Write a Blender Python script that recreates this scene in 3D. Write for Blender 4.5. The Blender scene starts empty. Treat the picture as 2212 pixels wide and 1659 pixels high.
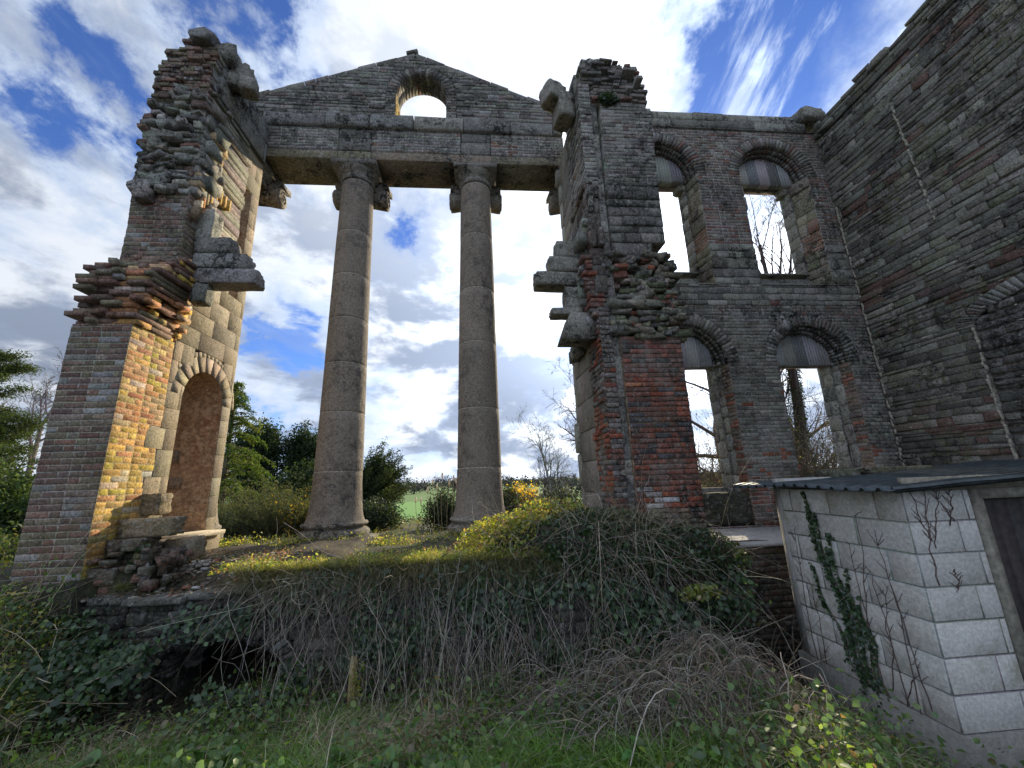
import bpy, math, random
import numpy as np
from mathutils import Vector, Matrix

R = math.radians
random.seed(7)
rng = np.random.default_rng(7)
sc = bpy.context.scene
C = sc.collection

# ------------------------------------------------------------------ camera
CAM = Vector((0, 0, 1.6))
PITCH, YAW, ROLL = R(13.597), R(5.035), R(-1.9786)
fwd = Vector((math.sin(YAW)*math.cos(PITCH), math.cos(YAW)*math.cos(PITCH), math.sin(PITCH)))
rt = Vector((math.cos(YAW), -math.sin(YAW), 0)); up = rt.cross(fwd)
rt2 = rt*math.cos(ROLL) + up*math.sin(ROLL); up2 = -rt*math.sin(ROLL) + up*math.cos(ROLL)
cd = bpy.data.cameras.new('camera'); cam = bpy.data.objects.new('camera', cd); C.objects.link(cam)
cd.sensor_fit = 'HORIZONTAL'; cd.sensor_width = 36.0; cd.lens = 36.0*851.1/2212.0
cd.clip_start = 0.05; cd.clip_end = 6000
M = Matrix((rt2, up2, -fwd)).transposed().to_4x4(); M.translation = CAM
cam.matrix_world = M
sc.camera = cam

# ------------------------------------------------------------------ sun and sky
SUN_AZ, SUN_EL = R(27), R(21)           # azimuth measured from +Y towards +X
SD = Vector((math.sin(SUN_AZ)*math.cos(SUN_EL), math.cos(SUN_AZ)*math.cos(SUN_EL), math.sin(SUN_EL)))
sl = bpy.data.lights.new('sun', 'SUN'); sl.energy = 5.0; sl.angle = R(0.55); sl.color = (1.0, 0.86, 0.62)
so = bpy.data.objects.new('sun', sl); C.objects.link(so)
so.rotation_euler = (-SD).to_track_quat('-Z', 'Y').to_euler(); so.location = SD*60

def build_world():
    w = bpy.data.worlds.new('World'); sc.world = w; w.use_nodes = True
    nt = w.node_tree; nt.nodes.clear(); N = nt.nodes.new; L = nt.links.new
    def val(x):
        return x
    def math_(op, a, b=None, clamp=False):
        n = N('ShaderNodeMath'); n.operation = op; n.use_clamp = clamp
        for i, s in enumerate((a, b)):
            if s is None: continue
            if isinstance(s, (int, float)): n.inputs[i].default_value = s
            else: L(s, n.inputs[i])
        return n.outputs[0]
    def sstep(x, a, b, lo=0.0, hi=1.0):
        n = N('ShaderNodeMapRange'); n.interpolation_type = 'SMOOTHSTEP'
        L(x, n.inputs[0]); n.inputs[1].default_value = a; n.inputs[2].default_value = b
        n.inputs[3].default_value = lo; n.inputs[4].default_value = hi
        return n.outputs[0]
    def mix(f, a, b):
        n = N('ShaderNodeMix'); n.data_type = 'RGBA'
        if isinstance(f, float): n.inputs[0].default_value = f
        else: L(f, n.inputs[0])
        for i, s in ((6, a), (7, b)):
            if isinstance(s, tuple): n.inputs[i].default_value = (*s, 1)
            else: L(s, n.inputs[i])
        return n.outputs[2]
    def noise(vec, scale, detail, rough, dist=0.0):
        n = N('ShaderNodeTexNoise'); L(vec, n.inputs['Vector']); n.inputs['Scale'].default_value = scale
        n.inputs['Detail'].default_value = detail; n.inputs['Roughness'].default_value = rough
        n.inputs['Distortion'].default_value = dist
        return n.outputs['Fac']
    def comb(x, y, z):
        n = N('ShaderNodeCombineXYZ')
        for i, s in enumerate((x, y, z)):
            if isinstance(s, (int, float)): n.inputs[i].default_value = s
            else: L(s, n.inputs[i])
        return n.outputs[0]
    def dot(d):
        n = N('ShaderNodeVectorMath'); n.operation = 'DOT_PRODUCT'; L(D, n.inputs[0]); n.inputs[1].default_value = d
        return n.outputs['Value']
    tc = N('ShaderNodeTexCoord'); D = tc.outputs['Generated']
    wn = N('ShaderNodeTexNoise'); L(D, wn.inputs['Vector']); wn.inputs['Scale'].default_value = 5; wn.inputs['Detail'].default_value = 9; wn.inputs['Roughness'].default_value = .62
    w1 = N('ShaderNodeVectorMath'); w1.operation = 'SUBTRACT'; L(wn.outputs['Color'], w1.inputs[0]); w1.inputs[1].default_value = (.5,.5,.5)
    w2 = N('ShaderNodeVectorMath'); w2.operation = 'MULTIPLY_ADD'; L(w1.outputs[0], w2.inputs[0]); w2.inputs[1].default_value = (.5,.5,.5); L(D, w2.inputs[2])
    w3 = N('ShaderNodeVectorMath'); w3.operation = 'NORMALIZE'; L(w2.outputs[0], w3.inputs[0]); DW = w3.outputs[0]
    def blob(px, py, rad):               # soft patch of sky round a direction, ragged by noise
        d = (fwd + rt2*(px-1106)/851.1 + up2*(829.5-py)/851.1).normalized()
        x = math_('DIVIDE', math_('SUBTRACT', 1.0, dotw(tuple(d))), (1-math.cos(R(rad)))*0.45)
        return math_('POWER', 2.718, math_('MULTIPLY', x, -1.0))
    def dotw(d):
        n = N('ShaderNodeVectorMath'); n.operation = 'DOT_PRODUCT'; L(DW, n.inputs[0]); n.inputs[1].default_value = d
        return n.outputs['Value']
    sp = N('ShaderNodeSeparateXYZ'); L(D, sp.inputs[0]); dx, dy, dz = sp.outputs
    zz = math_('ADD', math_('MAXIMUM', dz, 0.0), 0.16)
    px, py = math_('DIVIDE', dx, zz), math_('DIVIDE', dy, zz)
    sky = N('ShaderNodeTexSky'); sky.sky_type = 'NISHITA'; sky.sun_disc = False
    sky.sun_elevation = SUN_EL; sky.sun_rotation = SUN_AZ
    sky.air_density = 1.0; sky.dust_density = 0.3; sky.ozone_density = 3.0
    # high streaky cloud, drawn out along the view
    vA = comb(math_('ADD', math_('MULTIPLY', px, 1.15), math_('MULTIPLY', py, 0.12)), math_('MULTIPLY', py, 0.85), 3.7)
    nA = noise(vA, 2.1, 12, 0.62, 0.25)
    nA2 = noise(vA, 8.5, 10, 0.66, 0.4)
    a = math_('ADD', nA, math_('MULTIPLY', math_('SUBTRACT', nA2, 0.5), 0.34))
    # lumpy low cloud
    vB = comb(math_('MULTIPLY', dx, 1.0), math_('MULTIPLY', dy, 1.0), math_('MULTIPLY', dz, 2.1))
    nB = noise(vB, 5.2, 12, 0.60, 0.25)
    low = sstep(dz, 0.62, 0.30)
    n = N('ShaderNodeMix'); L(low, n.inputs[0]); L(a, n.inputs[2]); L(nB, n.inputs[3]); m = n.outputs[0]
    gs = dot(tuple(SD))
    # where the cloud is thicker or thinner in the sky
    m = math_('ADD', m, sstep(gs, 0.50, 0.97, 0.0, 0.19))
    for bx, by, r0, s in ((1150,60,30,.24), (150,620,40,.12), (2000,160,13,.12), (200,200,26,.12), (700,560,22,.06), (30,100,22,.05)):
        m = math_('ADD', m, math_('MULTIPLY', blob(bx, by, r0), s))
    for bx, by, r0, s in ((1650,180,20,.34), (540,40,10,.20), (60,260,8,.15), (250,300,9,.18), (905,500,6,.20),
                          (1150,440,9,.22), (610,730,9,.20), (120,110,9,.10), (1930,90,12,.14), (40,620,7,.10), (880,1000,10,.04)):
        m = math_('SUBTRACT', m, math_('MULTIPLY', blob(bx, by, r0), s))
    cover = sstep(m, 0.40, 0.54)
    thick = sstep(m, 0.50, 0.72)
    vW = comb(math_('ADD', math_('MULTIPLY', px, 2.6), math_('MULTIPLY', py, -0.25)), math_('MULTIPLY', py, 0.85), 9.1)
    wisp = math_('MULTIPLY', sstep(noise(vW, 1.9, 12, 0.66, 0.5), 0.50, 0.66), math_('ADD', 0.25, blob(1750, 110, 24)))
    wisp = math_('MAXIMUM', wisp, math_('MULTIPLY', sstep(noise(vW, 1.3, 12, 0.68, 0.6), 0.43, 0.54), blob(1960, 170, 7)))
    cover = math_('MAXIMUM', cover, math_('MINIMUM', wisp, 0.95))
    nC = noise(vB, 4.4, 10, 0.58, 0.2)
    glow = math_('POWER', math_('MAXIMUM', gs, 0.0), 5.0)
    halo = math_('POWER', math_('MAXIMUM', gs, 0.0), 40.0)
    grey = sstep(nC, 0.43, 0.57)
    thin_col = mix(grey, (0.56, 0.67, 0.86), (0.36, 0.44, 0.61))
    thick_col = mix(math_('MULTIPLY', grey, sstep(dz, 0.75, 0.35, 0.35, 1.0)), (0.82, 0.87, 0.95), (0.29, 0.35, 0.47))
    cc = mix(thick, thin_col, thick_col)
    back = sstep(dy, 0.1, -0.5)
    cc = mix(math_('MULTIPLY', back, 0.8), cc, (1.05, 1.16, 1.34))  # unseen sky behind the view, brightened and blued to fill the shaded walls
    br = math_('ADD', 0.78, math_('ADD', math_('MULTIPLY', glow, 1.05), math_('MULTIPLY', halo, 2.2)))
    # grey bases low over the horizon stay darker
    br = math_('MULTIPLY', br, sstep(math_('MULTIPLY', grey, sstep(dz, 0.34, 0.12)), 0.0, 1.0, 1.0, 0.80))
    sc_ = N('ShaderNodeVectorMath'); sc_.operation = 'SCALE'; L(cc, sc_.inputs[0]); L(math_('MULTIPLY', br, 10.0), sc_.inputs[3])
    hs = N('ShaderNodeVectorMath'); hs.operation = 'MULTIPLY'; L(sky.outputs[0], hs.inputs[0]); hs.inputs[1].default_value = (0.72, 0.92, 1.45)
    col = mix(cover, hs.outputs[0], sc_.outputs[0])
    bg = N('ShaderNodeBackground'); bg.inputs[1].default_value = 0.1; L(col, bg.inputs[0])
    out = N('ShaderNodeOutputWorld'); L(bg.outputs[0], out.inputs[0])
build_world()
sc.view_settings.view_transform = 'Standard'; sc.view_settings.look = 'None'
sc.view_settings.exposure = 0.40; sc.view_settings.gamma = 1.0
sc.render.engine = 'CYCLES'
sc.cycles.max_bounces = 6; sc.cycles.diffuse_bounces = 3; sc.cycles.transparent_max_bounces = 8

# ------------------------------------------------------------------ mesh collector
class MB:
    def __init__(s):
        s.v = []; s.f = []; s.c = []          # python lists (faces of any size)
        s.nv = 0; s.chunks = []                # numpy chunks (verts, faces(n,k), cols(n,3))
    def add(s, vs, fs, col):
        o = len(s.v)
        s.v.extend(vs)
        for f in fs: s.f.append(tuple(i+o for i in f)); s.c.append(col)
    def hexa(s, p, col, open_back=False):      # p: 8 points, 0-3 back ring, 4-7 front ring
        fs = [(4,5,6,7),(0,1,5,4),(1,2,6,5),(2,3,7,6),(3,0,4,7)]
        if not open_back: fs.append((3,2,1,0))
        s.add(p, fs, col)
    def box(s, a, b, col):
        (x0,y0,z0),(x1,y1,z1) = a, b
        s.hexa([(x0,y1,z0),(x1,y1,z0),(x1,y1,z1),(x0,y1,z1),(x0,y0,z0),(x1,y0,z0),(x1,y0,z1),(x0,y0,z1)], col)
    def np(s, V, F, Cc): s.chunks.append((np.asarray(V, float), np.asarray(F, int), np.asarray(Cc, float)))
    def build(s, name, mat, parent=None, smooth=False):
        Vs = [np.array(s.v, float).reshape(-1,3)]; base = len(s.v)
        loops = []; starts = []; tot = 0; cols = []
        if s.f:
            ln = np.array([len(f) for f in s.f]); loops.append(np.concatenate([np.array(f) for f in s.f]))
            starts.append(np.concatenate([[0], np.cumsum(ln)[:-1]])); tot = int(ln.sum()); cols.append(np.array(s.c, float).reshape(-1,3))
        for V, F, Cc in s.chunks:
            Vs.append(V); k = F.shape[1]; loops.append((F+base).ravel()); starts.append(np.arange(len(F))*k+tot)
            tot += F.size; base += len(V); cols.append(np.broadcast_to(Cc, (len(F),3)))
        V = np.concatenate(Vs)
        if parent is not None: V = V - np.array(WORLD[parent.name])
        me = bpy.data.meshes.new(name)
        lo = np.concatenate(loops).astype(np.int32); st = np.concatenate(starts).astype(np.int32)
        me.vertices.add(len(V)); me.vertices.foreach_set('co', V.astype(np.float32).ravel())
        me.loops.add(len(lo)); me.loops.foreach_set('vertex_index', lo)
        me.polygons.add(len(st)); me.polygons.foreach_set('loop_start', st)
        me.update(calc_edges=True); me.validate()
        at = me.attributes.new('Col', 'FLOAT_COLOR', 'FACE')
        cc = np.concatenate(cols); cc = np.concatenate([np.clip(cc,0,1), np.ones((len(cc),1))], 1)
        if len(cc) == len(me.polygons): at.data.foreach_set('color', cc.astype(np.float32).ravel())
        if smooth: me.polygons.foreach_set('use_smooth', np.ones(len(me.polygons), bool))
        me.materials.append(mat)
        o = bpy.data.objects.new(name, me); C.objects.link(o)
        WORLD[o.name] = WORLD[parent.name] if parent is not None else (0, 0, 0)
        if parent is not None: o.parent = parent
        return o
WORLD = {}
def thing(name, label, cat, loc, group=None):
    o = bpy.data.objects.new(name, None); C.objects.link(o); o.location = loc; o.empty_display_size = 0.2
    o['label'] = label; o['category'] = cat
    if group: o['group'] = group
    WORLD[o.name] = tuple(loc)
    return o
def tag(o, label=None, cat=None, group=None, kind=None):
    if label: o['label'] = label
    if cat: o['category'] = cat
    if group: o['group'] = group
    if kind: o['kind'] = kind
    return o
def duptree(root, loc, rotz, scale, label=None, group=None):
    r = root.copy(); C.objects.link(r); r.location = loc; r.rotation_euler = (0,0,rotz); r.scale = (scale,)*3
    if label: r['label'] = label
    if group: r['group'] = group
    for ch in list(root.children):
        c = ch.copy(); C.objects.link(c); c.parent = r
        for g in list(ch.children):
            d = g.copy(); C.objects.link(d); d.parent = c
    return r

# ------------------------------------------------------------------ materials
def masonry_mat(name, lichen=0.3, moss=0.2, stain=0.4, bump=0.5, rough=0.92, speck=0.0, lich_col=(0.42,0.41,0.36), moss_col=(0.075,0.085,0.03), scale=1.0, stain_col=(0.028,0.027,0.024), grain=.55):
    m = bpy.data.materials.new(name); m.use_nodes = True; nt = m.node_tree; nt.nodes.clear(); N = nt.nodes.new; L = nt.links.new
    g = N('ShaderNodeNewGeometry'); pos = g.outputs['Position']
    def noise(scale_, detail, rough_, off=0):
        n = N('ShaderNodeTexNoise')
        mp = N('ShaderNodeMapping'); L(pos, mp.inputs[0]); mp.inputs['Location'].default_value = (off, off*0.7, off*1.3)
        L(mp.outputs[0], n.inputs['Vector']); n.inputs['Scale'].default_value = scale_*scale; n.inputs['Detail'].default_value = detail; n.inputs['Roughness'].default_value = rough_
        return n.outputs['Fac']
    def ss(x, a, b, lo=0, hi=1):
        n = N('ShaderNodeMapRange'); n.interpolation_type = 'SMOOTHSTEP'; L(x, n.inputs[0])
        for i, q in enumerate((a, b, lo, hi)): n.inputs[i+1].default_value = q
        return n.outputs[0]
    def mix(f, a, b, bt='MIX'):
        n = N('ShaderNodeMix'); n.data_type = 'RGBA'; n.blend_type = bt
        if isinstance(f, float): n.inputs[0].default_value = f
        else: L(f, n.inputs[0])
        for i, q in ((6, a), (7, b)):
            if isinstance(q, tuple): n.inputs[i].default_value = (*q, 1)
            else: L(q, n.inputs[i])
        return n.outputs[2]
    def mul(a, b):
        n = N('ShaderNodeMath'); n.operation = 'MULTIPLY'
        for i, q in enumerate((a, b)):
            if isinstance(q, float): n.inputs[i].default_value = q
            else: L(q, n.inputs[i])
        return n.outputs[0]
    at = N('ShaderNodeAttribute'); at.attribute_name = 'Col'
    fine = noise(38, 6, 0.7); mid = noise(6, 6, 0.6, 3); big = noise(1.1, 5, 0.6, 9)
    v = ss(fine, 0.30, 0.70, 1-grain, 1+grain)
    cv = N('ShaderNodeCombineColor'); [L(v, cv.inputs[i]) for i in range(3)]
    c = mix(1.0, at.outputs['Color'], cv.outputs[0], 'MULTIPLY')
    if stain: c = mix(mul(mul(ss(mid, 0.46, 0.64), ss(big, 0.40, 0.62)), float(stain)*1.6), c, stain_col)
    if moss: c = mix(mul(mul(ss(noise(9, 6, 0.65, 21), 0.46, 0.66), ss(noise(0.9, 4, 0.5, 33), 0.42, 0.62)), float(moss)*1.5), c, moss_col)
    if lichen:
        c = mix(mul(mul(ss(noise(24, 4, 0.75, 90), 0.56, 0.62), ss(mid, 0.42, 0.62)), float(lichen)*1.3), c, tuple(min(1, x*1.15) for x in lich_col))
    if stain: c = mix(mul(mul(ss(noise(19, 5, 0.7, 61), 0.52, 0.60), ss(big, 0.36, 0.60)), min(1.0, float(stain)*1.5)), c, stain_col)
    if lichen:
        c = mix(mul(ss(noise(13, 5, 0.6, 41), 0.58, 0.66), float(lichen)), c, lich_col)
        c = mix(mul(mul(ss(noise(3.5, 7, 0.7, 55), 0.50, 0.62), ss(big, 0.62, 0.42)), float(lichen)*0.6), c, lich_col)
    if speck:
        vo = N('ShaderNodeTexVoronoi'); L(pos, vo.inputs['Vector']); vo.inputs['Scale'].default_value = 120
        c = mix(mul(ss(vo.outputs['Distance'], 0.30, 0.12), float(speck)), c, (0.6,0.55,0.45))
        vo2 = N('ShaderNodeTexVoronoi'); L(pos, vo2.inputs['Vector']); vo2.inputs['Scale'].default_value = 75
        c = mix(mul(ss(vo2.outputs['Distance'], 0.38, 0.15), float(speck)), c, (0.07,0.055,0.045))
    b = N('ShaderNodeBump'); b.inputs['Strength'].default_value = bump; b.inputs['Distance'].default_value = 0.02
    ad = N('ShaderNodeMath'); ad.operation = 'ADD'; L(mul(fine, 0.6), ad.inputs[0]); L(mul(noise(14, 8, 0.65, 70), 1.0), ad.inputs[1]); L(ad.outputs[0], b.inputs['Height'])
    p = N('ShaderNodeBsdfPrincipled'); L(c, p.inputs['Base Color']); p.inputs['Roughness'].default_value = rough
    p.inputs['Specular IOR Level'].default_value = 0.25
    L(b.outputs[0], p.inputs['Normal'])
    o = N('ShaderNodeOutputMaterial'); L(p.outputs[0], o.inputs[0])
    return m
def leaf_mat(name, trans=0.45, gloss=0.12, rough=0.5, var=0.35):
    m = bpy.data.materials.new(name); m.use_nodes = True; nt = m.node_tree; nt.nodes.clear(); N = nt.nodes.new; L = nt.links.new
    at = N('ShaderNodeAttribute'); at.attribute_name = 'Col'
    g = N('ShaderNodeNewGeometry'); n = N('ShaderNodeTexNoise'); L(g.outputs['Position'], n.inputs['Vector']); n.inputs['Scale'].default_value = 17; n.inputs['Detail'].default_value = 4
    mr = N('ShaderNodeMapRange'); L(n.outputs['Fac'], mr.inputs[0]); mr.inputs[1].default_value = .3; mr.inputs[2].default_value = .7; mr.inputs[3].default_value = 1-var; mr.inputs[4].default_value = 1+var
    sc1 = N('ShaderNodeVectorMath'); sc1.operation = 'SCALE'; L(at.outputs['Color'], sc1.inputs[0]); L(mr.outputs[0], sc1.inputs[3])
    d = N('ShaderNodeBsdfDiffuse'); L(sc1.outputs[0], d.inputs[0])
    t = N('ShaderNodeBsdfTranslucent')
    s2 = N('ShaderNodeVectorMath'); s2.operation = 'MULTIPLY'; L(sc1.outputs[0], s2.inputs[0]); s2.inputs[1].default_value = (2.3, 2.0, 0.9); L(s2.outputs[0], t.inputs[0])
    mx = N('ShaderNodeMixShader'); mx.inputs[0].default_value = trans; L(d.outputs[0], mx.inputs[1]); L(t.outputs[0], mx.inputs[2])
    gl = N('ShaderNodeBsdfGlossy'); gl.inputs['Roughness'].default_value = rough; gl.inputs[0].default_value = (.9,.9,.9,1)
    mg = N('ShaderNodeMixShader'); mg.inputs[0].default_value = gloss*0.5; L(mx.outputs[0], mg.inputs[1]); L(gl.outputs[0], mg.inputs[2])
    o = N('ShaderNodeOutputMaterial'); L(mg.outputs[0], o.inputs[0])
    return m
def simple_mat(name, rough=0.8, metal=0.0, bump=0.2, scale=30, var=0.3):
    m = bpy.data.materials.new(name); m.use_nodes = True; nt = m.node_tree; nt.nodes.clear(); N = nt.nodes.new; L = nt.links.new
    at = N('ShaderNodeAttribute'); at.attribute_name = 'Col'
    g = N('ShaderNodeNewGeometry'); n = N('ShaderNodeTexNoise'); L(g.outputs['Position'], n.inputs['Vector']); n.inputs['Scale'].default_value = scale; n.inputs['Detail'].default_value = 7; n.inputs['Roughness'].default_value = .65
    mr = N('ShaderNodeMapRange'); L(n.outputs['Fac'], mr.inputs[0]); mr.inputs[1].default_value = .3; mr.inputs[2].default_value = .7; mr.inputs[3].default_value = 1-var; mr.inputs[4].default_value = 1+var
    s = N('ShaderNodeVectorMath'); s.operation = 'SCALE'; L(at.outputs['Color'], s.inputs[0]); L(mr.outputs[0], s.inputs[3])
    b = N('ShaderNodeBump'); b.inputs['Strength'].default_value = bump; b.inputs['Distance'].default_value = .01; L(n.outputs['Fac'], b.inputs['Height'])
    p = N('ShaderNodeBsdfPrincipled'); L(s.outputs[0], p.inputs['Base Color']); p.inputs['Roughness'].default_value = rough; p.inputs['Metallic'].default_value = metal
    L(b.outputs[0], p.inputs['Normal']); o = N('ShaderNodeOutputMaterial'); L(p.outputs[0], o.inputs[0])
    return m
MT = {}
MT['brick_near'] = masonry_mat('near_brick', lichen=.25, moss=.25, stain=.15, lich_col=(.34,.31,.25), moss_col=(.13,.11,.035))
MT['brick'] = masonry_mat('old_brick', lichen=.35, moss=.25, stain=.55)
MT['brick_dark'] = masonry_mat('dark_brick', lichen=.35, moss=.45, stain=.7)
MT['red_brick'] = masonry_mat('red_brick', lichen=.35, moss=.12, stain=.6, lich_col=(.38,.36,.32))
MT['rubble'] = masonry_mat('rubble_stone', lichen=.25, moss=.6, stain=.6, moss_col=(.12,.125,.05), bump=.8)
MT['stone'] = masonry_mat('weathered_stone', lichen=.45, moss=.25, stain=.8, bump=.7)
MT['granite'] = masonry_mat('granite_ashlar', lichen=.25, moss=.15, stain=.25, speck=.35, bump=.5, grain=.4)
MT['shaft'] = masonry_mat('granite_shaft', lichen=.12, moss=.05, stain=.45, speck=.30, bump=.7, grain=.42, stain_col=(.06,.052,.05))
MT['plaster'] = masonry_mat('old_plaster', lichen=.3, moss=.1, stain=.2, bump=.4, lich_col=(.42,.36,.28))
MT['niche_plaster'] = masonry_mat('niche_plaster', lichen=.75, moss=.95, stain=.35, bump=.6, lich_col=(.42,.33,.22), moss_col=(.20,.085,.045), stain_col=(.16,.10,.07), scale=.45)
MT['block'] = masonry_mat('concrete_block', lichen=.10, moss=.42, stain=.10, speck=.12, bump=.5, grain=.20, lich_col=(.66,.64,.60), moss_col=(.30,.28,.17), stain_col=(.22,.20,.15))
MT['slab'] = masonry_mat('pale_slab', lichen=.3, moss=.08, stain=.1, grain=.2, bump=.3, lich_col=(.6,.58,.56))
MT['leaf'] = leaf_mat('leaf')
MT['leaf_gloss'] = leaf_mat('glossy_leaf', trans=.25, gloss=.10, rough=.45)
MT['grass'] = leaf_mat('grass_blade', trans=.4, gloss=.1)
MT['straw'] = leaf_mat('dead_stem', trans=.15, gloss=.08)
MT['needle'] = leaf_mat('conifer_foliage', trans=.3, gloss=.03)
MT['bark'] = simple_mat('bark', .9, 0, .6, 25, .4)
MT['soil'] = masonry_mat('soil', lichen=.1, moss=.4, stain=.5, moss_col=(.06,.075,.025))
MT['wood'] = simple_mat('old_wood', .8, 0, .5, 18, .5)
MT['metal'] = simple_mat('roof_metal', .45, .55, .25, 9, .45)
MT['field'] = simple_mat('field_grass', .9, 0, .2, 2, .25)

# ------------------------------------------------------------------ masonry builders
def V3(t): return np.array(t, float)
class Frame:
    def __init__(s, O, U, V, N): s.O, s.U, s.V, s.N = V3(O), V3(U)/np.linalg.norm(U), V3(V)/np.linalg.norm(V), V3(N)/np.linalg.norm(N)
    def p(s, u, v, d=0): return tuple(s.O + s.U*u + s.V*v + s.N*d)
def frontY(Y): return Frame((0,Y,0),(1,0,0),(0,0,1),(0,-1,0))            # u=X v=Z, facing the camera
def sideXp(X): return Frame((X,0,0),(0,1,0),(0,0,1),(1,0,0))             # u=Y v=Z, facing +X
def sideXn(X): return Frame((X,0,0),(0,1,0),(0,0,1),(-1,0,0))            # u=Y v=Z, facing -X
def poly(pts):
    def f(v):
        xs = []
        for (a, b), (c, d) in zip(pts, pts[1:]+pts[:1]):
            if (b <= v) != (d <= v): xs.append(a+(v-b)/(d-b)*(c-a))
        xs.sort(); return [(xs[i], xs[i+1]) for i in range(0, len(xs)-1, 2)]
    return f
def rect(a, b, c, d): return poly([(a,b),(c,b),(c,d),(a,d)])
def arch(cx, hw, vb, vs, ry=None):
    ry = ry or hw
    def f(v):
        if v < vb: return []
        if v < vs: return [(cx-hw, cx+hw)]
        t = (v-vs)/ry
        return [] if t >= 1 else [(cx-hw*math.sqrt(1-t*t), cx+hw*math.sqrt(1-t*t))]
    return f
def diff(A, *Bs):
    def f(v):
        sp = A(v)
        for B in Bs:
            for (c, d) in B(v):
                out = []
                for (a, b) in sp:
                    if d <= a or c >= b: out.append((a, b)); continue
                    if c > a: out.append((a, c))
                    if d < b: out.append((d, b))
                sp = out
        return sp
    return f
def stone(mb, fr, u0, u1, v0, v1, d0, d1, col, ch=0.006, jit=0.003, tilt=0.0):
    j = lambda s=jit: random.uniform(-s, s)
    P = []
    cs = ((u0,v0),(u1,v0),(u1,v1),(u0,v1))
    J = [(j(), j()) for _ in cs]
    for (u, v), (a, b) in zip(cs, J): P.append(fr.p(u+a, v+b, d0))
    for (u, v), (a, b) in zip(cs, J): P.append(fr.p(u+a, v+b, d1-ch))
    for k, ((u, v), (a, b)) in enumerate(zip(cs, J)):
        su = 1 if k in (0, 3) else -1; sv = 1 if k < 2 else -1
        P.append(fr.p(u+a+su*(ch+abs(j(ch*.5))), v+b+sv*(ch+abs(j(ch*.5))), d1 + j(tilt)))
    fs = [(8,9,10,11)]
    for k in range(4):
        n = (k+1) % 4
        fs.append((4+k, 4+n, 8+n, 8+k)); fs.append((k, n, 4+n, 4+k))
    mb.add(P, fs, col)
def masonry(mb, fr, reg, v0, v1, hf, lf, cf, joint=.014, depth=.05, prot=.004, ch=.0035, jit=.003, core=None, mort=(.33,.30,.25),
            skip=0.0, rag=0.0, tilt=.0015, protf=None, recess=-.0015, corecol=None):
    """Courses of bricks or stones filling a region of a plane, over a recessed mortar bed."""
    v = v0; row = 0
    while v < v1-1e-4:
        h = min(hf(), v1-v) if v1-v > 1e-3 else v1-v
        if v1-(v+h) < .02: h = v1-v
        for (a, b) in reg(v+h/2):
            if b-a < .03: continue
            if rag: a += random.uniform(-rag, rag); b += random.uniform(-rag, rag)
            u = a; k = 0
            if core: 
                m = tuple(x*random.uniform(.85,1.1) for x in mort)
                P = [fr.p(a+.004, v, -core), fr.p(b-.004, v, -core), fr.p(b-.004, v+h, -core), fr.p(a+.004, v+h, -core),
                     fr.p(a+.004, v, -recess), fr.p(b-.004, v, -recess), fr.p(b-.004, v+h, -recess), fr.p(a+.004, v+h, -recess)]
                mb.hexa(P, m)
            else:
                P = [fr.p(a, v, -recess), fr.p(b, v, -recess), fr.p(b, v+h, -recess), fr.p(a, v+h, -recess)]
                mb.add(P, [(0,1,2,3)], tuple(x*random.uniform(.85,1.1) for x in mort))
            while u < b-1e-3:
                Ln = lf(row, k); k += 1
                if b-(u+Ln) < .05: Ln = b-u
                if random.random() >= skip:
                    pr = abs(random.gauss(0, prot)) if protf is None else protf(u, v)
                    stone(mb, fr, u+joint/2, u+Ln-joint/2, v+joint/2, v+h-joint/2, -depth, pr+ch, cf(u+Ln/2, v+h/2), ch, jit, tilt)
                u += Ln
        v += h; row += 1
def pick(pal):
    ws = [p[0] for p in pal]; c = random.choices([p[1] for p in pal], ws)[0]; s = random.uniform(.75, 1.25)
    return tuple(min(1, x*s*random.uniform(.93,1.07)) for x in c)
_ph = [random.uniform(0, 6.28) for _ in range(8)]
def patch(u, v):
    n = math.sin(u*2.1+v*1.3+_ph[0])+math.sin(v*2.9-u*1.1+_ph[1])+.7*math.sin(u*4.7+v*3.9+_ph[2])+.6*math.sin(v*7.3+u*2.2+_ph[3])
    return min(.999, max(0, .5+n*.19))
def palf(pal):
    tot = sum(p[0] for p in pal)
    def f(u, v):
        k = (.45*patch(u, v)+.55*random.random()); k = min(.999, max(0, (k-.12)/.76))*tot
        for w, c_ in pal:
            if k < w: break
            k -= w
        s = random.uniform(.74, 1.22)*(.82+.36*patch(v*1.7+3, u*1.7)); return tuple(min(1, x*s*random.uniform(.96,1.04)) for x in c_)
    return f
def flemish(row, k):
    if k == 0: return (.225 if row % 2 else .11)+.012
    return (.225 if (k+row) % 2 else .108)+.012
BH = lambda: .0735*random.uniform(.97, 1.03)
def ashlen(a, b): return lambda row, k: random.uniform(a, b)*(0.5 if (k == 0 and row % 2) else 1)
def hh(a, b): return lambda: random.uniform(a, b)
NEAR = [(5,(.20,.115,.085)),(3,(.15,.10,.08)),(3,(.17,.14,.09)),(1.3,(.26,.25,.23)),(2,(.22,.16,.12)),(1,(.24,.20,.15))]
LIT_OCHRE = [(5,(.55,.35,.09)),(4,(.53,.31,.10)),(3,(.46,.35,.07)),(1.5,(.50,.25,.11)),(.7,(.50,.42,.30)),(.6,(.32,.24,.14))]  # brick colours with the sun's warmth put in, for sunlit faces
LIT_PINK = [(5,(.52,.27,.14)),(3,(.52,.33,.18)),(1.5,(.46,.20,.10)),(1.5,(.45,.34,.14)),(.8,(.55,.44,.36))]  # pinker bricks of the same faces, sunlight in the colour too
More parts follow.
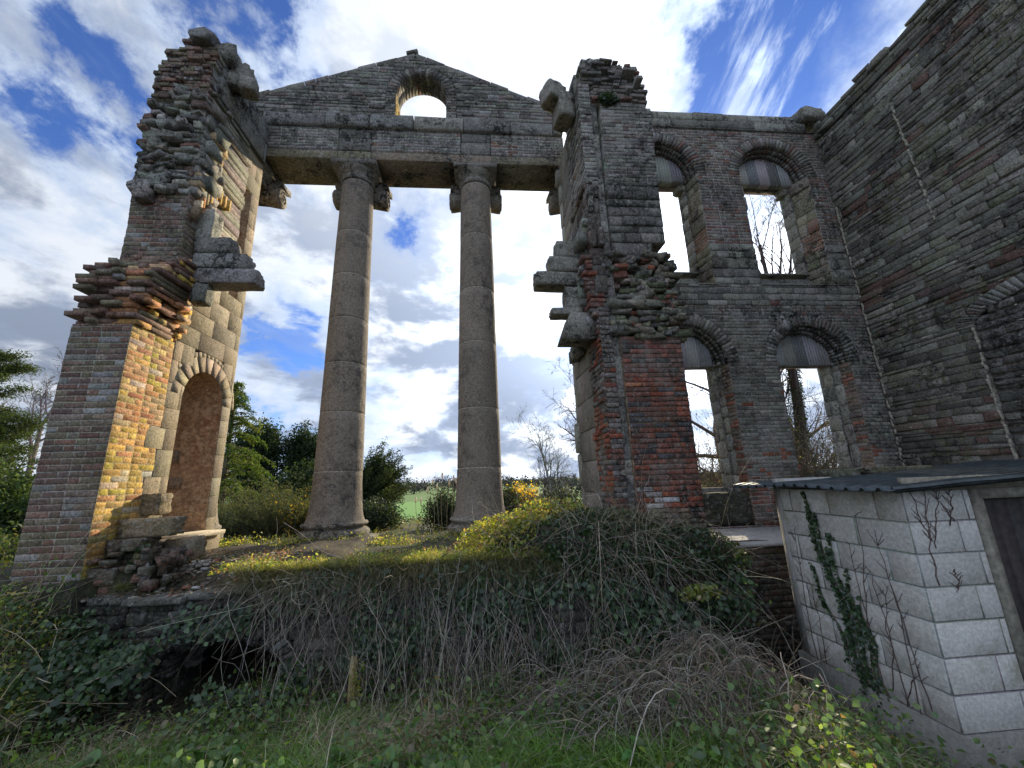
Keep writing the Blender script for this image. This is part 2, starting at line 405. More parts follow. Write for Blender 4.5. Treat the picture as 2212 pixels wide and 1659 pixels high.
GREYB = [(3,(.13,.118,.098)),(5,(.21,.19,.155)),(3,(.28,.26,.22)),(1.3,(.18,.125,.10))]
REDB = [(4,(.19,.075,.055)),(2,(.26,.08,.045)),(3,(.16,.09,.07)),(1.6,(.10,.09,.085)),(1,(.24,.16,.12))]
MIXB = [(2,(.10,.09,.08)),(4,(.165,.125,.10)),(4,(.18,.155,.13)),(1.1,(.20,.09,.065)),(2.5,(.25,.225,.19))]
STON = [(2,(.11,.105,.09)),(4,(.19,.175,.14)),(4,(.25,.23,.185)),(2,(.32,.295,.24))]
RUB = [(1,(.07,.065,.058)),(3,(.12,.11,.09)),(5,(.175,.16,.125)),(3,(.24,.225,.175)),(2,(.19,.185,.115)),(.7,(.15,.10,.08))]
ASH = [(4,(.33,.27,.18)),(3,(.30,.24,.16)),(2,(.36,.30,.21))]
def cool(pal, k=.86, sat=.68): return [(w, tuple((sum(x)/3+(q-sum(x)/3)*sat)*k for q in x)) for w, x in pal]
GREYB, MIXB, STON, RUB = cool(GREYB, 1.08, .75), cool(MIXB, 1.0, .8), cool(STON, 1.0, .75), cool(RUB, 1.22, .8)
def arch_ring(mb, fr, cx, vs, r0, r1, n, pal, depth=.1, a0=0, a1=180, ry=1.0, prot=.006, r0b=None, joint=.010, rough=.004):
    """Radial bricks; the intrados may narrow towards the back (r0b)."""
    r0b = r0 if r0b is None else r0b
    for i in range(n):
        t0, t1 = (R(a0+(a1-a0)*(i+q)/n) for q in (0, 1))
        g0, g1 = joint/2/r0, joint/2/r1
        def pt(r, t, d): return fr.p(cx+r*math.cos(t), vs+ry*r*math.sin(t), d)
        e = random.uniform(-rough, rough); pr = prot+random.uniform(-rough, rough)
        P = [pt(r0b+e, t0+g0, -depth), pt(r1, t0+g1, -depth), pt(r1, t1-g1, -depth), pt(r0b+e, t1-g0, -depth),
             pt(r0+e, t0+g0, pr), pt(r1+e, t0+g1, pr), pt(r1+e, t1-g1, pr), pt(r0+e, t1-g0, pr)]
        mb.hexa(P, pick(pal))
def arch_fill(mb, fr, cx, vs, r0, r1, depth, col, a0=0, a1=180, ry=1.0, n=24, d1=-.008):
    for i in range(n):
        t0, t1 = R(a0+(a1-a0)*i/n), R(a0+(a1-a0)*(i+1)/n)
        pt = lambda r, t, d: fr.p(cx+r*math.cos(t), vs+ry*r*math.sin(t), d)
        mb.hexa([pt(r0+.006,t0,-depth),pt(r1-.006,t0,-depth),pt(r1-.006,t1,-depth),pt(r0+.006,t1,-depth),
                 pt(r0+.006,t0,d1),pt(r1-.006,t0,d1),pt(r1-.006,t1,d1),pt(r0+.006,t1,d1)], col)
def rock(mb, c, s, col, seed=0, rough=.12, n=3, rz=0.0, boxy=.75):
    """A rough block: subdivided cube pulled between box and ellipsoid, then roughened."""
    r_ = random.Random(seed); idx = {}; V = []; F = []
    def vid(p):
        k = tuple(round(q, 5) for q in p)
        if k not in idx:
            idx[k] = len(V); q = np.array(p); sph = q/np.linalg.norm(q)*1.15
            q = q*boxy + sph*(1-boxy); q = q*(1+r_.uniform(-rough, rough))
            q = q*np.array(s); x = q[0]*math.cos(rz)-q[1]*math.sin(rz); y = q[0]*math.sin(rz)+q[1]*math.cos(rz)
            V.append((c[0]+x, c[1]+y, c[2]+q[2]))
        return idx[k]
    for ax in range(3):
        for sg in (-1, 1):
            for i in range(n):
                for j in range(n):
                    q = []
                    for (a, b) in ((i,j),(i+1,j),(i+1,j+1),(i,j+1)):
                        p = [0,0,0]; p[ax] = sg; p[(ax+1)%3] = -1+2*a/n; p[(ax+2)%3] = -1+2*b/n; q.append(vid(p))
                    F.append(tuple(q) if sg > 0 else tuple(reversed(q)))
    mb.add(V, F, col)
# ------------------------------------------------------------------ vegetation builders
def unit(a): return a/np.maximum(np.linalg.norm(a, axis=-1, keepdims=True), 1e-9)
def tubes(mb, P, r, col, sides=3):
    P = np.asarray(P, float); n, k, _ = P.shape; r = np.broadcast_to(r, (n, k))
    T = np.empty_like(P); T[:,1:-1] = P[:,2:]-P[:,:-2]; T[:,0] = P[:,1]-P[:,0]; T[:,-1] = P[:,-1]-P[:,-2]; T = unit(T)
    ref = np.where(np.abs(T[...,2:3]) > .9, np.array([1.,0,0]), np.array([0,0,1.])); A = unit(np.cross(T, ref)); B = np.cross(T, A)
    V = np.empty((n, k, sides, 3))
    for s in range(sides):
        t = 2*math.pi*s/sides; V[:,:,s] = P + r[...,None]*(A*math.cos(t)+B*math.sin(t))
    i = np.arange(n)[:,None,None]; j = np.arange(k-1)[None,:,None]; s = np.arange(sides)[None,None,:]; s2 = (s+1) % sides
    g = lambda a, b, c: (a*k+b)*sides+c
    F = np.stack([g(i,j,s), g(i,j,s2), g(i,j+1,s2), g(i,j+1,s)], -1).reshape(-1, 4)
    col = np.asarray(col, float)
    if col.ndim == 2: col = np.repeat(col, (k-1)*sides, 0)
    mb.np(V.reshape(-1,3), F, col)
def blades(mb, B, D, L, W, bend, col, k=3):
    """Grass-like strips: base B, heading D, length L, width W, bending over by 'bend'."""
    n = len(B); D = unit(D); side = unit(np.cross(D, np.array([0,0,1.])+rng.normal(0,.3,(n,3)))); V = np.empty((n, k+1, 2, 3))
    hd = D.copy(); hd[:,2] = 0; hd = unit(hd + rng.normal(0,.001,(n,3)))
    for i in range(k+1):
        t = i/k; c = B + D*(L*t)[:,None] + (hd*(bend*L)[:,None] - np.array([0,0,1.])*(bend*L*.8)[:,None])*t*t
        w = (W*(1-t**1.6)*.5+.0006)[:,None]
        V[:,i,0] = c-side*w; V[:,i,1] = c+side*w
    i = np.arange(n)[:,None]; j = np.arange(k)[None]; b = (i*(k+1)+j)*2
    F = np.stack([b, b+1, b+3, b+2], -1).reshape(-1, 4)
    mb.np(V.reshape(-1,3), F, np.repeat(np.asarray(col), k, 0))
def leaves(mb, P, size, col, up_bias=.3, aspect=.55, N=None, fold=.15):
    n = len(P); size = np.broadcast_to(size, (n,))[:,None]
    nr = unit(rng.normal(0,1,(n,3)) + np.array([0,-.15,up_bias])) if N is None else unit(N+rng.normal(0,.35,(n,3)))
    a = unit(np.cross(nr, rng.normal(0,1,(n,3)))); b = np.cross(nr, a)
    u = rng.uniform(.32, .48, (n,1)); w = size*aspect*.5; l = size
    V = np.stack([P-a*l*.5, P-a*l*(.5-u)+b*w+nr*l*fold, P+a*l*.22+b*w*.72+nr*l*fold*.7, P+a*l*.56-nr*l*fold*.5, P+a*l*.22-b*w*.72+nr*l*fold*.7, P-a*l*(.5-u)-b*w+nr*l*fold, P+a*l*.05], 1)
    i = np.arange(n)[:,None]*7
    F = np.concatenate([np.concatenate([i, i+1, i+2, i+6], 1), np.concatenate([i+6, i+2, i+3, i+4], 1), np.concatenate([i, i+6, i+4, i+5], 1)], 0)
    c = np.broadcast_to(np.asarray(col, float), (n,3)); mb.np(V.reshape(-1,3), F, np.concatenate([c, c, c], 0))
def cols(pal, n, jit=.2):
    ws = np.array([p[0] for p in pal], float); cs = np.array([p[1] for p in pal]); i = rng.choice(len(pal), n, p=ws/ws.sum())
    return cs[i]*(1+rng.uniform(-jit, jit, (n,1)))*(1+rng.uniform(-.06,.06,(n,3)))
def bare_tree(mb, base, h, r0, seed, levels=5, nchild=(9,6,5,4,4), ang=(50,45,45,40,40), ratio=.52, lean=(0,0), up=.25, droop=0.0, col=(.17,.14,.11), first=.25, wig=.12, tips=None, sides=(6,4,3,3,3,3), minr=.004):
    rr = random.Random(seed); store = {}
    def rec(p, d, L, r, lv):
        k = (8, 6, 5, 4, 4, 3)[lv]; pts = [p.copy()]; q = p.copy(); dd = d.copy()
        for i in range(k):
            dd = (dd + Vector((rr.gauss(0,wig), rr.gauss(0,wig), rr.gauss(0,wig)+(up*.25 if lv < 3 else -droop)))).normalized()
            q = q + dd*(L/k); pts.append(q.copy())
        rs = [max(minr, r*(1-.8*i/k)) for i in range(k+1)]
        store.setdefault(lv, []).append((pts, rs))
        if lv+1 >= levels:
            if tips is not None: tips.append(pts[-1].copy()); tips.append(pts[len(pts)//2].copy())
            return
        nc = nchild[lv]; st = first if lv == 0 else .15
        for c in range(nc):
            t = st + (1-st)*(c+rr.random())/nc; f = min(t*k, k-.01); i = int(f); pp = pts[i].lerp(pts[i+1], f-i)
            tv = (pts[i+1]-pts[i]).normalized(); ax = tv.orthogonal().normalized(); ax.rotate(Matrix.Rotation(rr.uniform(0, 6.283), 3, tv))
            nd = tv.copy(); nd.rotate(Matrix.Rotation(R(ang[lv]*rr.uniform(.6,1.25)), 3, ax))
            rec(pp, nd, L*ratio*rr.uniform(.7,1.2)*(1.15-.55*t if lv == 0 else 1-.3*t), rs[i]*rr.uniform(.45,.65), lv+1)
    d0 = Vector((lean[0], lean[1], 1)).normalized(); rec(Vector(base), d0, h, r0, 0)
    for lv, lst in store.items():
        P = np.array([[tuple(q) for q in p] for p, _ in lst]); r = np.array([x for _, x in lst])
        cc = np.array([[x*rr.uniform(.8,1.2) for x in col]]*1)
        tubes(mb, P, r, np.repeat(cc, len(lst), 0)*(1+rng.uniform(-.15,.15,(len(lst),1))), sides[lv])
# ================================================================== TERRAIN
def smooth(t): t = np.clip(t, 0, 1); return t*t*(3-2*t)
def gz(x, y):
    x = np.asarray(x, float); y = np.asarray(y, float)
    near = np.interp(y, [-10, 0, 2, 3.2, 4.2, 4.9], [0, 0, -.02, -.32, -.5, -.62])
    near = near + smooth((-x-3.5)/1.1)*smooth((y-3.0)/1.6)*1.05
    near = near + smooth((x-1.4)/1.0)*smooth((2.4-np.abs(y-3.6))/1.6)*.10
    near = near - .30*smooth((x-2.15)/.9)*smooth((y-1.6)/.9)
    near = near + .04*np.sin(x*3.1+y*1.7)+.03*np.sin(x*5.3-y*4.1)
    far = np.interp(y, [5, 5.6, 7.4, 9, 14, 30, 55, 110, 200, 320, 600, 3000], [.70, .72, .66, .56, .30, -1.6, -3.3, -3.4, -3.4, -2.8, -1.0, -1.0])
    far = far + np.where(y < 12, .025*np.sin(x*4+y*3.3)+.02*np.sin(x*9-y*7), 0)
    far = np.where((x > 2.9) & (y < 7.3), far-.35, far)
    ys = np.where(x > 2.9, 5.46, np.where((x > -3.75) & (x < -1.95), 6.45, 5.02))
    ys = np.where(x < -4.2, 4.75, ys)
    s = smooth((y-ys)/.10)
    return near*(1-s)+far*s
def build_ground():
    xs = np.concatenate([[-3000,-1200,-500,-200,-90,-50,-30,-20,-14,-10,-8,-7], np.arange(-6.4,-4.3,.2), [-4.21,-4.2], np.arange(-4.1,-3.8,.1), [-3.76,-3.75], np.arange(-3.6,-2.0,.15), [-1.96,-1.95], np.arange(-1.8,2.8,.15), [2.89,2.9], np.arange(3.1,8.2,.3), [9,11,14,20,30,50,90,200,500,1200,3000]])
    ys = np.concatenate([[-60,-20,-8,-4,-2,-1], np.arange(0,4.6,.14), np.arange(4.6,5.7,.045), np.arange(5.75,6.4,.12), np.arange(6.42,6.6,.03), np.arange(6.7,9,.25), [9.5,10.5,12,14,17,21,26,32,40,50,60,75,90,110,150,200,260,320,450,600,1000,3000]])
    X, Y = np.meshgrid(xs, ys); Z = gz(X, Y); ny, nx = X.shape
    V = np.stack([X, Y, Z], -1).reshape(-1, 3); j, i = np.meshgrid(np.arange(ny-1), np.arange(nx-1), indexing='ij')
    a = (j*nx+i).ravel(); F = np.stack([a, a+1, a+nx+1, a+nx], 1)
    cy = Y[:-1,:-1].ravel()
    col = np.where((cy > 32)[:,None], np.array([[.10,.20,.035]]), np.array([[.055,.052,.03]]))
    mb = MB(); mb.np(V, F, col); o = mb.build('ground', MT['soil'], smooth=True); o['kind'] = 'structure'
    mb = MB()                                # bright field in the dip
    xs = np.linspace(-90, 120, 50); ys = np.linspace(56, 112, 14); X, Y = np.meshgrid(xs, ys); Z = gz(X, Y)+.05
    V = np.stack([X, Y, Z], -1).reshape(-1, 3); ny, nx = X.shape; j, i = np.meshgrid(np.arange(ny-1), np.arange(nx-1), indexing='ij'); a = (j*nx+i).ravel()
    mb.np(V, np.stack([a, a+1, a+nx+1, a+nx], 1), np.array([[.085,.235,.018]])*np.ones((len(a),1)))
    o = mb.build('field', MT['field'], smooth=True); o['kind'] = 'structure'
build_ground()

# ================================================================== LEFT WALL
LW = thing('ruined_wall', 'ruined brick and granite wall end at left with toothed brickwork, arched niche and sunlit inner side', 'wall', (-4.7, 5.6, .6))
def left_wall():
    XF = -4.32
    # --- lower brick pier
    mb = MB()
    f = frontY(5.0)
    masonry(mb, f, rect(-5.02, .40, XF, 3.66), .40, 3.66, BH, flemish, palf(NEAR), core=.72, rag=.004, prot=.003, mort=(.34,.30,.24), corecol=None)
    s = sideXp(XF)
    bnd = [(5.0,.40),(5.62,.40),(5.62,1.58),(5.54,1.85),(5.73,1.87),(5.70,2.14),(5.49,2.15),(5.51,2.42),(5.71,2.44),(5.73,2.65),(5.71,3.0),(5.70,3.66),(5.0,3.66)]
    pal = lambda u, v: pick(LIT_OCHRE if random.random() < (1.15 if v < 2.55 else .25)*(1 if v > 1.3 else .8) else LIT_PINK)
    masonry(mb, s, poly(bnd), .40, 3.66, BH, flemish, pal, prot=.0015, tilt=.001, ch=.003, jit=.0025, joint=.012, mort=(.50,.36,.17), rag=0, recess=-.002)  # mortar also lightened and warmed for the sun on this side
    mb.build('brick_pier', MT['brick_near'], LW)
    # --- toothed, corbelled brickwork between the two levels
    mb = MB(); z = 3.66; k = 0
    mb.box((-5.0, 5.12, 3.6), (-4.36, 5.75, 4.35), (.16,.14,.12)); mb.box((-5.02, 5.52, 4.3), (-4.36, 5.78, 5.0), (.16,.14,.12))
    while z < 4.80:
        t = (z-3.66)/1.14
        yf = 4.96+random.uniform(-.03,.03) if t < .6 else 4.96+(t-.6)/.4*.46
        xr = XF + .03 + .17*min(1, t*1.5)
        x = -5.05+random.uniform(-.05,.05)
        while x < xr-.04:
            L = random.choice((.11,.11,.225,.225)); L = min(L, xr-x)
            y0 = yf+random.choice((-.06,-.03,.0,.03,.06,.12,.17))*(1.0 if k % 2 else .7)
            if L > .05 and random.random() > .06:
                mb.hexa([(x+.004,5.6,z+.006),(x+L-.004,5.6,z+.006),(x+L-.004,5.6,z+.066),(x+.004,5.6,z+.066),
                         (x+.004+random.uniform(0,.01),y0,z+.006),(x+L-.004,y0+random.uniform(-.01,.01),z+.006),(x+L-.004,y0,z+.066),(x+.004,y0+random.uniform(-.01,.01),z+.066)], pick(NEAR))
            x += L
        y = yf+.02
        while y < 5.74:
            L = random.choice((.11,.225)); L = min(L, 5.76-y)
            x1 = xr + random.choice((-.07,-.03,0,.02,.04))-(.05 if k % 2 else 0)
            mb.hexa([(XF-.3,y+L-.004,z+.006),(x1,y+L-.004,z+.006),(x1,y+L-.004,z+.066),(XF-.3,y+L-.004,z+.066),
                     (XF-.3,y+.004,z+.006),(x1,y+.004,z+.006),(x1+random.uniform(-.01,.01),y+.004,z+.066),(XF-.3,y+.004,z+.066)], pick(LIT_OCHRE if random.random()<.3 else LIT_PINK))
            y += L
        z += .0735; k += 1
    mb.build('toothed_brickwork', MT['brick_near'], LW)
    # --- upper pier, broken front
    mb = MB(); f = frontY(5.5)
    up_ = poly([(-5.10,4.7),(XF-.02,4.7),(XF,6.1),(-4.28,7.2),(-4.30,8.86),(-4.42,8.9),(-4.45,9.12),(-4.80,9.12),(-4.83,8.82),(-5.10,8.80),(-5.17,8.2),(-5.19,7.3),(-5.16,6.7),(-5.12,6.15),(-5.14,5.95),(-5.11,5.5)])
    def pu(v):
        return (lambda u, vv: pick(NEAR if random.random() < .75 else STON))
    masonry(mb, f, up_, 4.7, 5.95, BH, flemish, palf(NEAR), core=1.2, rag=.006, prot=.004, mort=(.30,.265,.21))
    masonry(mb, f, up_, 5.95, 7.75, hh(.07,.15), ashlen(.08,.34), lambda u, v: pick(STON if random.random() < .6 else NEAR), core=1.2, rag=.035, prot=.05, jit=.020, ch=.008, tilt=.03, skip=.14, mort=(.20,.18,.15), depth=.16, recess=.06)
    masonry(mb, f, up_, 7.75, 9.13, BH, flemish, palf(NEAR), core=1.1, rag=.045, prot=.035, jit=.006, mort=(.24,.22,.18), depth=.12, skip=.04, recess=.02)
    for i in range(46):
        rock(mb, (random.uniform(-5.0,-4.42), 5.47+random.uniform(-.02,.03), random.uniform(6.0,7.9)), (random.uniform(.05,.12), random.uniform(.05,.08), random.uniform(.03,.06)), pick(STON), i, .26, 1, random.uniform(-.5,.5), .97)
    for c, s_ in (((-4.95,5.46,6.02),(.15,.09,.08)), ((-4.75,5.47,6.12),(.13,.08,.10)), ((-4.88,5.43,5.86),(.1,.09,.09)), ((-4.5,5.46,8.95),(.16,.12,.10))): rock(mb, c, s_, pick(STON), 5, .2)
    mb.build('broken_brick_front', MT['brick'], LW)
    # --- side: brick strip, broken arch and rubble above
    mb = MB()
    masonry(mb, s, poly([(5.5,4.5),(5.80,4.5),(5.80,5.6),(5.72,6.0),(5.5,6.0)]), 4.5, 6.0, BH, flemish, palf(NEAR), prot=.003, mort=(.28,.25,.2))
    masonry(mb, s, poly([(5.5,6.0),(5.95,6.0),(6.05,7.0),(6.0,7.95),(5.5,7.95)]), 6.0, 7.95, hh(.08,.17), ashlen(.12,.3), palf(STON+[(3,(.36,.26,.14))]), prot=.05, jit=.012, ch=.015, mort=(.3,.26,.18), depth=.12, recess=.03, tilt=.012)
    for i in range(9):
        t = R(8+i*10.5); y = 5.56+.62*(1-math.cos(t)); z = 5.62+.72*math.sin(t)
        dy, dz = math.cos(t)*.10, -math.sin(t)*.02
        mb.hexa([(XF-.2,y+.055,z-.09),(XF+.10,y+.055,z-.09),(XF+.10,y+.055,z+.12),(XF-.2,y+.055,z+.12),
                 (XF-.2,y-.0,z-.12),(XF+.09,y-.0,z-.12),(XF+.10,y-.0,z+.09),(XF-.2,y-.0,z+.09)], pick(LIT_OCHRE))
    for i in range(16):
        rock(mb, (XF+.01, random.uniform(5.6,6.0), random.uniform(6.0,7.9)), (random.uniform(.05,.12), random.uniform(.06,.14), random.uniform(.04,.1)), pick(STON+[(3,(.36,.26,.14))]), 60+i, .3, 1, 0, 1)
    mb.build('broken_arch_springing', MT['brick_near'], LW)
    # --- granite ashlar facing with the lower niche and the tall upper recess
    mb = MB()
    n1 = arch(6.47, .46, .92, 2.96); n2 = arch(6.55, .36, 4.85, 6.95)
    ring1 = arch(6.47, .70, 2.96, 2.96)
    outer = poly([(5.62,.55),(7.16,.55),(7.16,8.0),(6.0,8.0),(6.05,7.0),(5.95,6.0),(5.80,5.6),(5.80,4.5),(5.72,3.66),(5.70,3.0),(5.71,2.65),(5.73,2.5),(5.71,2.44),(5.51,2.42),(5.49,2.15),(5.70,2.14),(5.73,1.87),(5.54,1.85),(5.62,1.58)])
    reg = diff(outer, n1, n2, ring1)
    masonry(mb, s, reg, .55, 8.0, lambda: random.choice((.29,.33,.36)), ashlen(.32,.62), palf(ASH), joint=.007, prot=.0006, ch=.003, jit=.002, tilt=.0004, mort=(.27,.22,.15), recess=-.0022, core=.62)
    arch_fill(mb, s, 6.47, 2.96, .46, .69, .6, (.19,.15,.10), ry=1, d1=-.006); arch_fill(mb, s, 6.47, 2.96, .69, .78, .5, (.27,.22,.15), d1=-.001)
    arch_ring(mb, s, 6.47, 2.96, .461, .70, 11, ASH, depth=.12, joint=.012, prot=.0035, rough=.0004)
    masonry(mb, Frame((0,7.16,0),(-1,0,0),(0,0,1),(0,1,0)), rect(4.325,.55,4.95,8.0), .55, 8.0, hh(.3,.36), ashlen(.3,.5), palf(ASH), joint=.008, mort=(.24,.19,.13))
    mb.build('granite_facing', MT['granite'], LW)
    # niche linings
    for nm, (cy, hw, zb, zs, dep, colr) in (('niche', (6.47,.455,.92,2.96,.50,(.33,.225,.135))), ('tall_niche', (6.55,.355,4.85,6.95,.22,(.34,.23,.14)))):
        mb = MB(); na, nz = 18, 26; V = []; F = []
        for j in range(nz+9):
            for i in range(na+1):
                a = math.pi*i/na; rr = hw
                if j <= nz: z = zb+(zs-zb)*j/nz; V.append((XF-.0-dep*math.sin(a), cy-rr*math.cos(a), z))
                else:
                    b = R(90*(j-nz)/8.0); V.append((XF-dep*math.sin(a)*math.cos(b), cy-rr*math.cos(a)*math.cos(b), zs+rr*math.sin(b)))
        for j in range(nz+8):
            for i in range(na): a = j*(na+1)+i; F.append((a+na+1, a+na+2, a+1, a))
        mb.add(V, F, colr)
        o = mb.build(nm, MT['niche_plaster'], LW, smooth=True)
        if nm == 'niche':
            # patches where the plaster has fallen and stones and red bricks show
            mb = MB()
            def npt(a, z, off): return (XF-(dep-off)*math.sin(R(a)), cy-(hw-off)*math.cos(R(a)), z)
            for a0, a1, z0, z1, c_ in ((70,125,2.02,2.22,(.22,.18,.13)),(95,135,1.62,1.80,(.24,.19,.14)),(18,60,1.80,1.98,(.22,.18,.14)),(14,30,1.40,1.46,(.42,.10,.05)),(12,32,1.20,1.26,(.42,.10,.05)),(10,34,1.12,1.18,(.42,.11,.05)),(30,44,2.0,2.05,(.40,.11,.06)),(20,33,2.08,2.13,(.40,.12,.07)),(60,72,2.0,2.05,(.42,.09,.05)),(40,62,1.02,1.10,(.24,.18,.13)),(8,22,1.55,1.61,(.38,.12,.07)),(10,20,1.66,1.71,(.38,.12,.07))):
                m_ = 4
                for q in range(m_):
                    b0, b1 = a0+(a1-a0)*q/m_, a0+(a1-a0)*(q+1)/m_
                    mb.hexa([npt(b0,z0,-.02),npt(b1,z0,-.02),npt(b1,z1,-.02),npt(b0,z1,-.02),npt(b0,z0,.006),npt(b1,z0,.006),npt(b1,z1,.006),npt(b0,z1,.006)], c_)
            mb.build('bared_masonry', MT['brick_near'], o) if False else mb.build('bared_masonry', MT['brick_near'], LW)
    # --- top: blueish entablature return and end cornice block
    mb = MB()
    masonry(mb, Frame((XF+.06,0,0),(0,1,0),(0,0,1),(1,0,0)), poly([(5.62,8.0),(7.1,8.0),(7.1,8.86),(6.3,8.84),(5.95,8.78),(5.62,8.9)]), 8.0, 8.9, hh(.38,.5), ashlen(.4,.9), palf([(3,(.25,.235,.20)),(2,(.20,.19,.17))]), joint=.012, core=.6, jit=.006, ch=.012, mort=(.12,.11,.1))
    rock(mb, (-4.14,5.86,8.62), (.21,.14,.22), (.22,.20,.165), 3, .14, 5, .1, .8)
    rock(mb, (-3.95,5.86,8.44), (.13,.13,.12), (.24,.22,.18), 4, .12, 3, .2, .8)
    rock(mb, (-4.30,5.70,8.86), (.20,.18,.16), (.21,.20,.17), 8, .14, 3, .2, .7)
    mb.build('cornice_block', MT['stone'], LW)
    # --- projecting broken stones
    for nm, c, s_, sd in (('projecting_stone',(-3.76,5.76,4.68),(.47,.15,.115),1),('projecting_stone',(-3.86,5.78,4.95),(.38,.14,.12),2),('projecting_stone',(-4.00,5.80,5.22),(.27,.14,.13),3),('stone_bracket',(-4.06,5.70,4.40),(.11,.10,.15),4),('stone_bracket',(-4.22,5.84,5.62),(.13,.12,.28),9)):
        mb = MB(); rock(mb, c, s_, pick(STON), sd, .045, 5, random.uniform(-.05,.05), .86); mb.build(nm, MT['stone'], LW)
    # --- ledge stones at the foot
    for c, s_, sd in (((-4.22,5.74,1.44),(.11,.12,.13),1),((-4.02,5.46,1.18),(.30,.12,.105),2),((-3.80,5.76,.87),(.17,.15,.14),3),((-4.14,5.36,1.00),(.22,.13,.07),4),((-4.22,5.18,.70),(.16,.12,.09),6)):
        mb = MB(); rock(mb, c, s_, (.26,.20,.12) if sd < 4 else (.13,.10,.07), sd, .09, 7, .05, .9); mb.build('foot_stone', MT['stone'], LW)
    mb = MB(); stone(mb, sideXp(-4.02), 5.95, 6.5, .5, .93, -.7, 0, (.28,.23,.15), .02, .01); stone(mb, sideXp(-4.08), 6.51, 6.95, .5, .92, -.7, 0, (.26,.21,.14), .02, .01); stone(mb, sideXp(-4.0), 6.0, 6.93, .93, .985, -.75, 0, (.46,.39,.28), .012, .006); mb.build('niche_sill', MT['granite'], LW)  # top slab coloured paler to show sun lying on it
    mb = MB()
    masonry(mb, frontY(5.3), poly([(-4.32,.4),(-3.5,.4),(-3.62,.75),(-3.8,.95),(-4.3,1.0)]), .4, 1.0, BH, flemish, palf([(3,(.12,.08,.06)),(2,(.10,.09,.07))]), core=.5, prot=.03, jit=.01, rag=.05, mort=(.12,.1,.08), skip=.05)
    for i in range(70): rock(mb, (random.uniform(-4.3,-3.45), random.uniform(5.05,5.5), random.uniform(.56,.98)), (random.uniform(.03,.09), random.uniform(.03,.07), random.uniform(.02,.05)), pick([(3,(.13,.09,.06)),(2,(.17,.15,.11)),(1,(.2,.11,.08))]), i, .28, 1, random.uniform(0,3), 1)
    mb.build('brick_footing', MT['brick_dark'], LW)
    # wall core behind the gable end
    mb = MB(); mb.box((-5.1, 7.17, .5), (-4.9, 7.9, 9.3), (.2,.18,.15)); mb.build('wall_core', MT['stone'], LW)
left_wall()

# ================================================================== COLUMNS
def lathe(mb, c, prof, col, n=40, a0=0, a1=360, wob=0.0):
    V = []; F = []; k = len(prof); full = (a1-a0) >= 360; m = n if full else n+1
    for i in range(m):
        t = R(a0+(a1-a0)*i/n)
        for (r, z) in prof:
            r_ = r+(random.uniform(-wob, wob) if wob else 0); V.append((c[0]+r_*math.cos(t), c[1]+r_*math.sin(t), z))
    for i in range(n):
        a = i*k; b = ((i+1) % m)*k
        for j in range(k-1): F.append((a+j, b+j, b+j+1, a+j+1))
    mb.add(V, F, col)
def rad(z): return float(np.interp(z, [.95,1.02,1.12,1.3,1.6,2.8,4.7,6.5,7.85], [.52,.485,.455,.43,.410,.390,.364,.342,.320]))
def volute_bolster(mb, cx, cy, cz, hl, r, col):
    prof = [(.001,-hl),(r*.55,-hl),(r*.97,-hl),(r,-hl+.03),(r*.97,-hl+.09),(r*.80,-hl*.45),(r*.72,0),(r*.80,hl*.45),(r*.97,hl-.09),(r,hl-.03),(r*.97,hl),(r*.55,hl),(.001,hl)]
    V = []; F = []; n = 28; k = len(prof)
    for i in range(n):
        t = 2*math.pi*i/n
        for (q, x) in prof: V.append((cx+x, cy+q*math.cos(t), cz+q*math.sin(t)))
    for i in range(n):
        a, b = i*k, ((i+1) % n)*k
        for j in range(k-1): F.append((a+j, b+j, b+j+1, a+j+1))
    mb.add(V, F, col)
def spiral(mb, x, cy, cz, r, sgn, col):
    pts = []; n = 60
    for i in range(n+1):
        t = i/n; a = 2*math.pi*2.4*t+1.2; q = r*.86*(1-t)+.012
        pts.append((x+sgn*.006, cy+q*math.cos(a), cz+q*math.sin(a)))
    tubes(mb, [pts], [[.026*(1-.5*i/n) for i in range(n+1)]], [tuple(min(1,q*1.35) for q in col)], 6)
def capital(parent, cx, cy=7.48, back=.34):
    mb = MB(); c = (.215,.19,.155)
    lathe(mb, (cx,cy), [(.325,7.80),(.345,7.82),(.35,7.85),(.335,7.88),(.33,7.93),(.37,7.97),(.42,8.03),(.43,8.08)], c, 40)
    mb.box((cx-.46, cy-.40, 8.085), (cx+.46, cy+.44, 8.197), (.20,.18,.15))
    for sg in (-1,1):   # abacus horns over the volutes
        mb.hexa([(cx+sg*.40-.05,cy+.46,8.0),(cx+sg*.60,cy+.56,7.97),(cx+sg*.60,cy+.56,8.10),(cx+sg*.40-.05,cy+.46,8.197),
                 (cx+sg*.40-.05,cy+.2,8.0),(cx+sg*.56,cy+.2,7.99),(cx+sg*.56,cy+.2,8.10),(cx+sg*.40-.05,cy+.2,8.197)], c)
    o = mb.build('capital', MT['stone'], parent)
    mb = MB(); volute_bolster(mb, cx, cy+back-.02, 7.74, .56, .215, (.24,.20,.155))
    for sg in (-1,1):
        V = [(cx+sg*.18,cy+.1,7.85),(cx+sg*.50,cy+.2,7.80),(cx+sg*.50,cy+.2,8.08),(cx+sg*.18,cy+.1,8.08),(cx+sg*.18,cy+.45,7.85),(cx+sg*.5,cy+.45,7.85),(cx+sg*.5,cy+.45,8.08),(cx+sg*.18,cy+.45,8.08)]
        mb.hexa(V, c)
        spiral(mb, cx+sg*.56, cy+back-.02, 7.74, .20, sg, (.27,.23,.18))
    mb.build('volute', MT['stone'], parent, smooth=False)
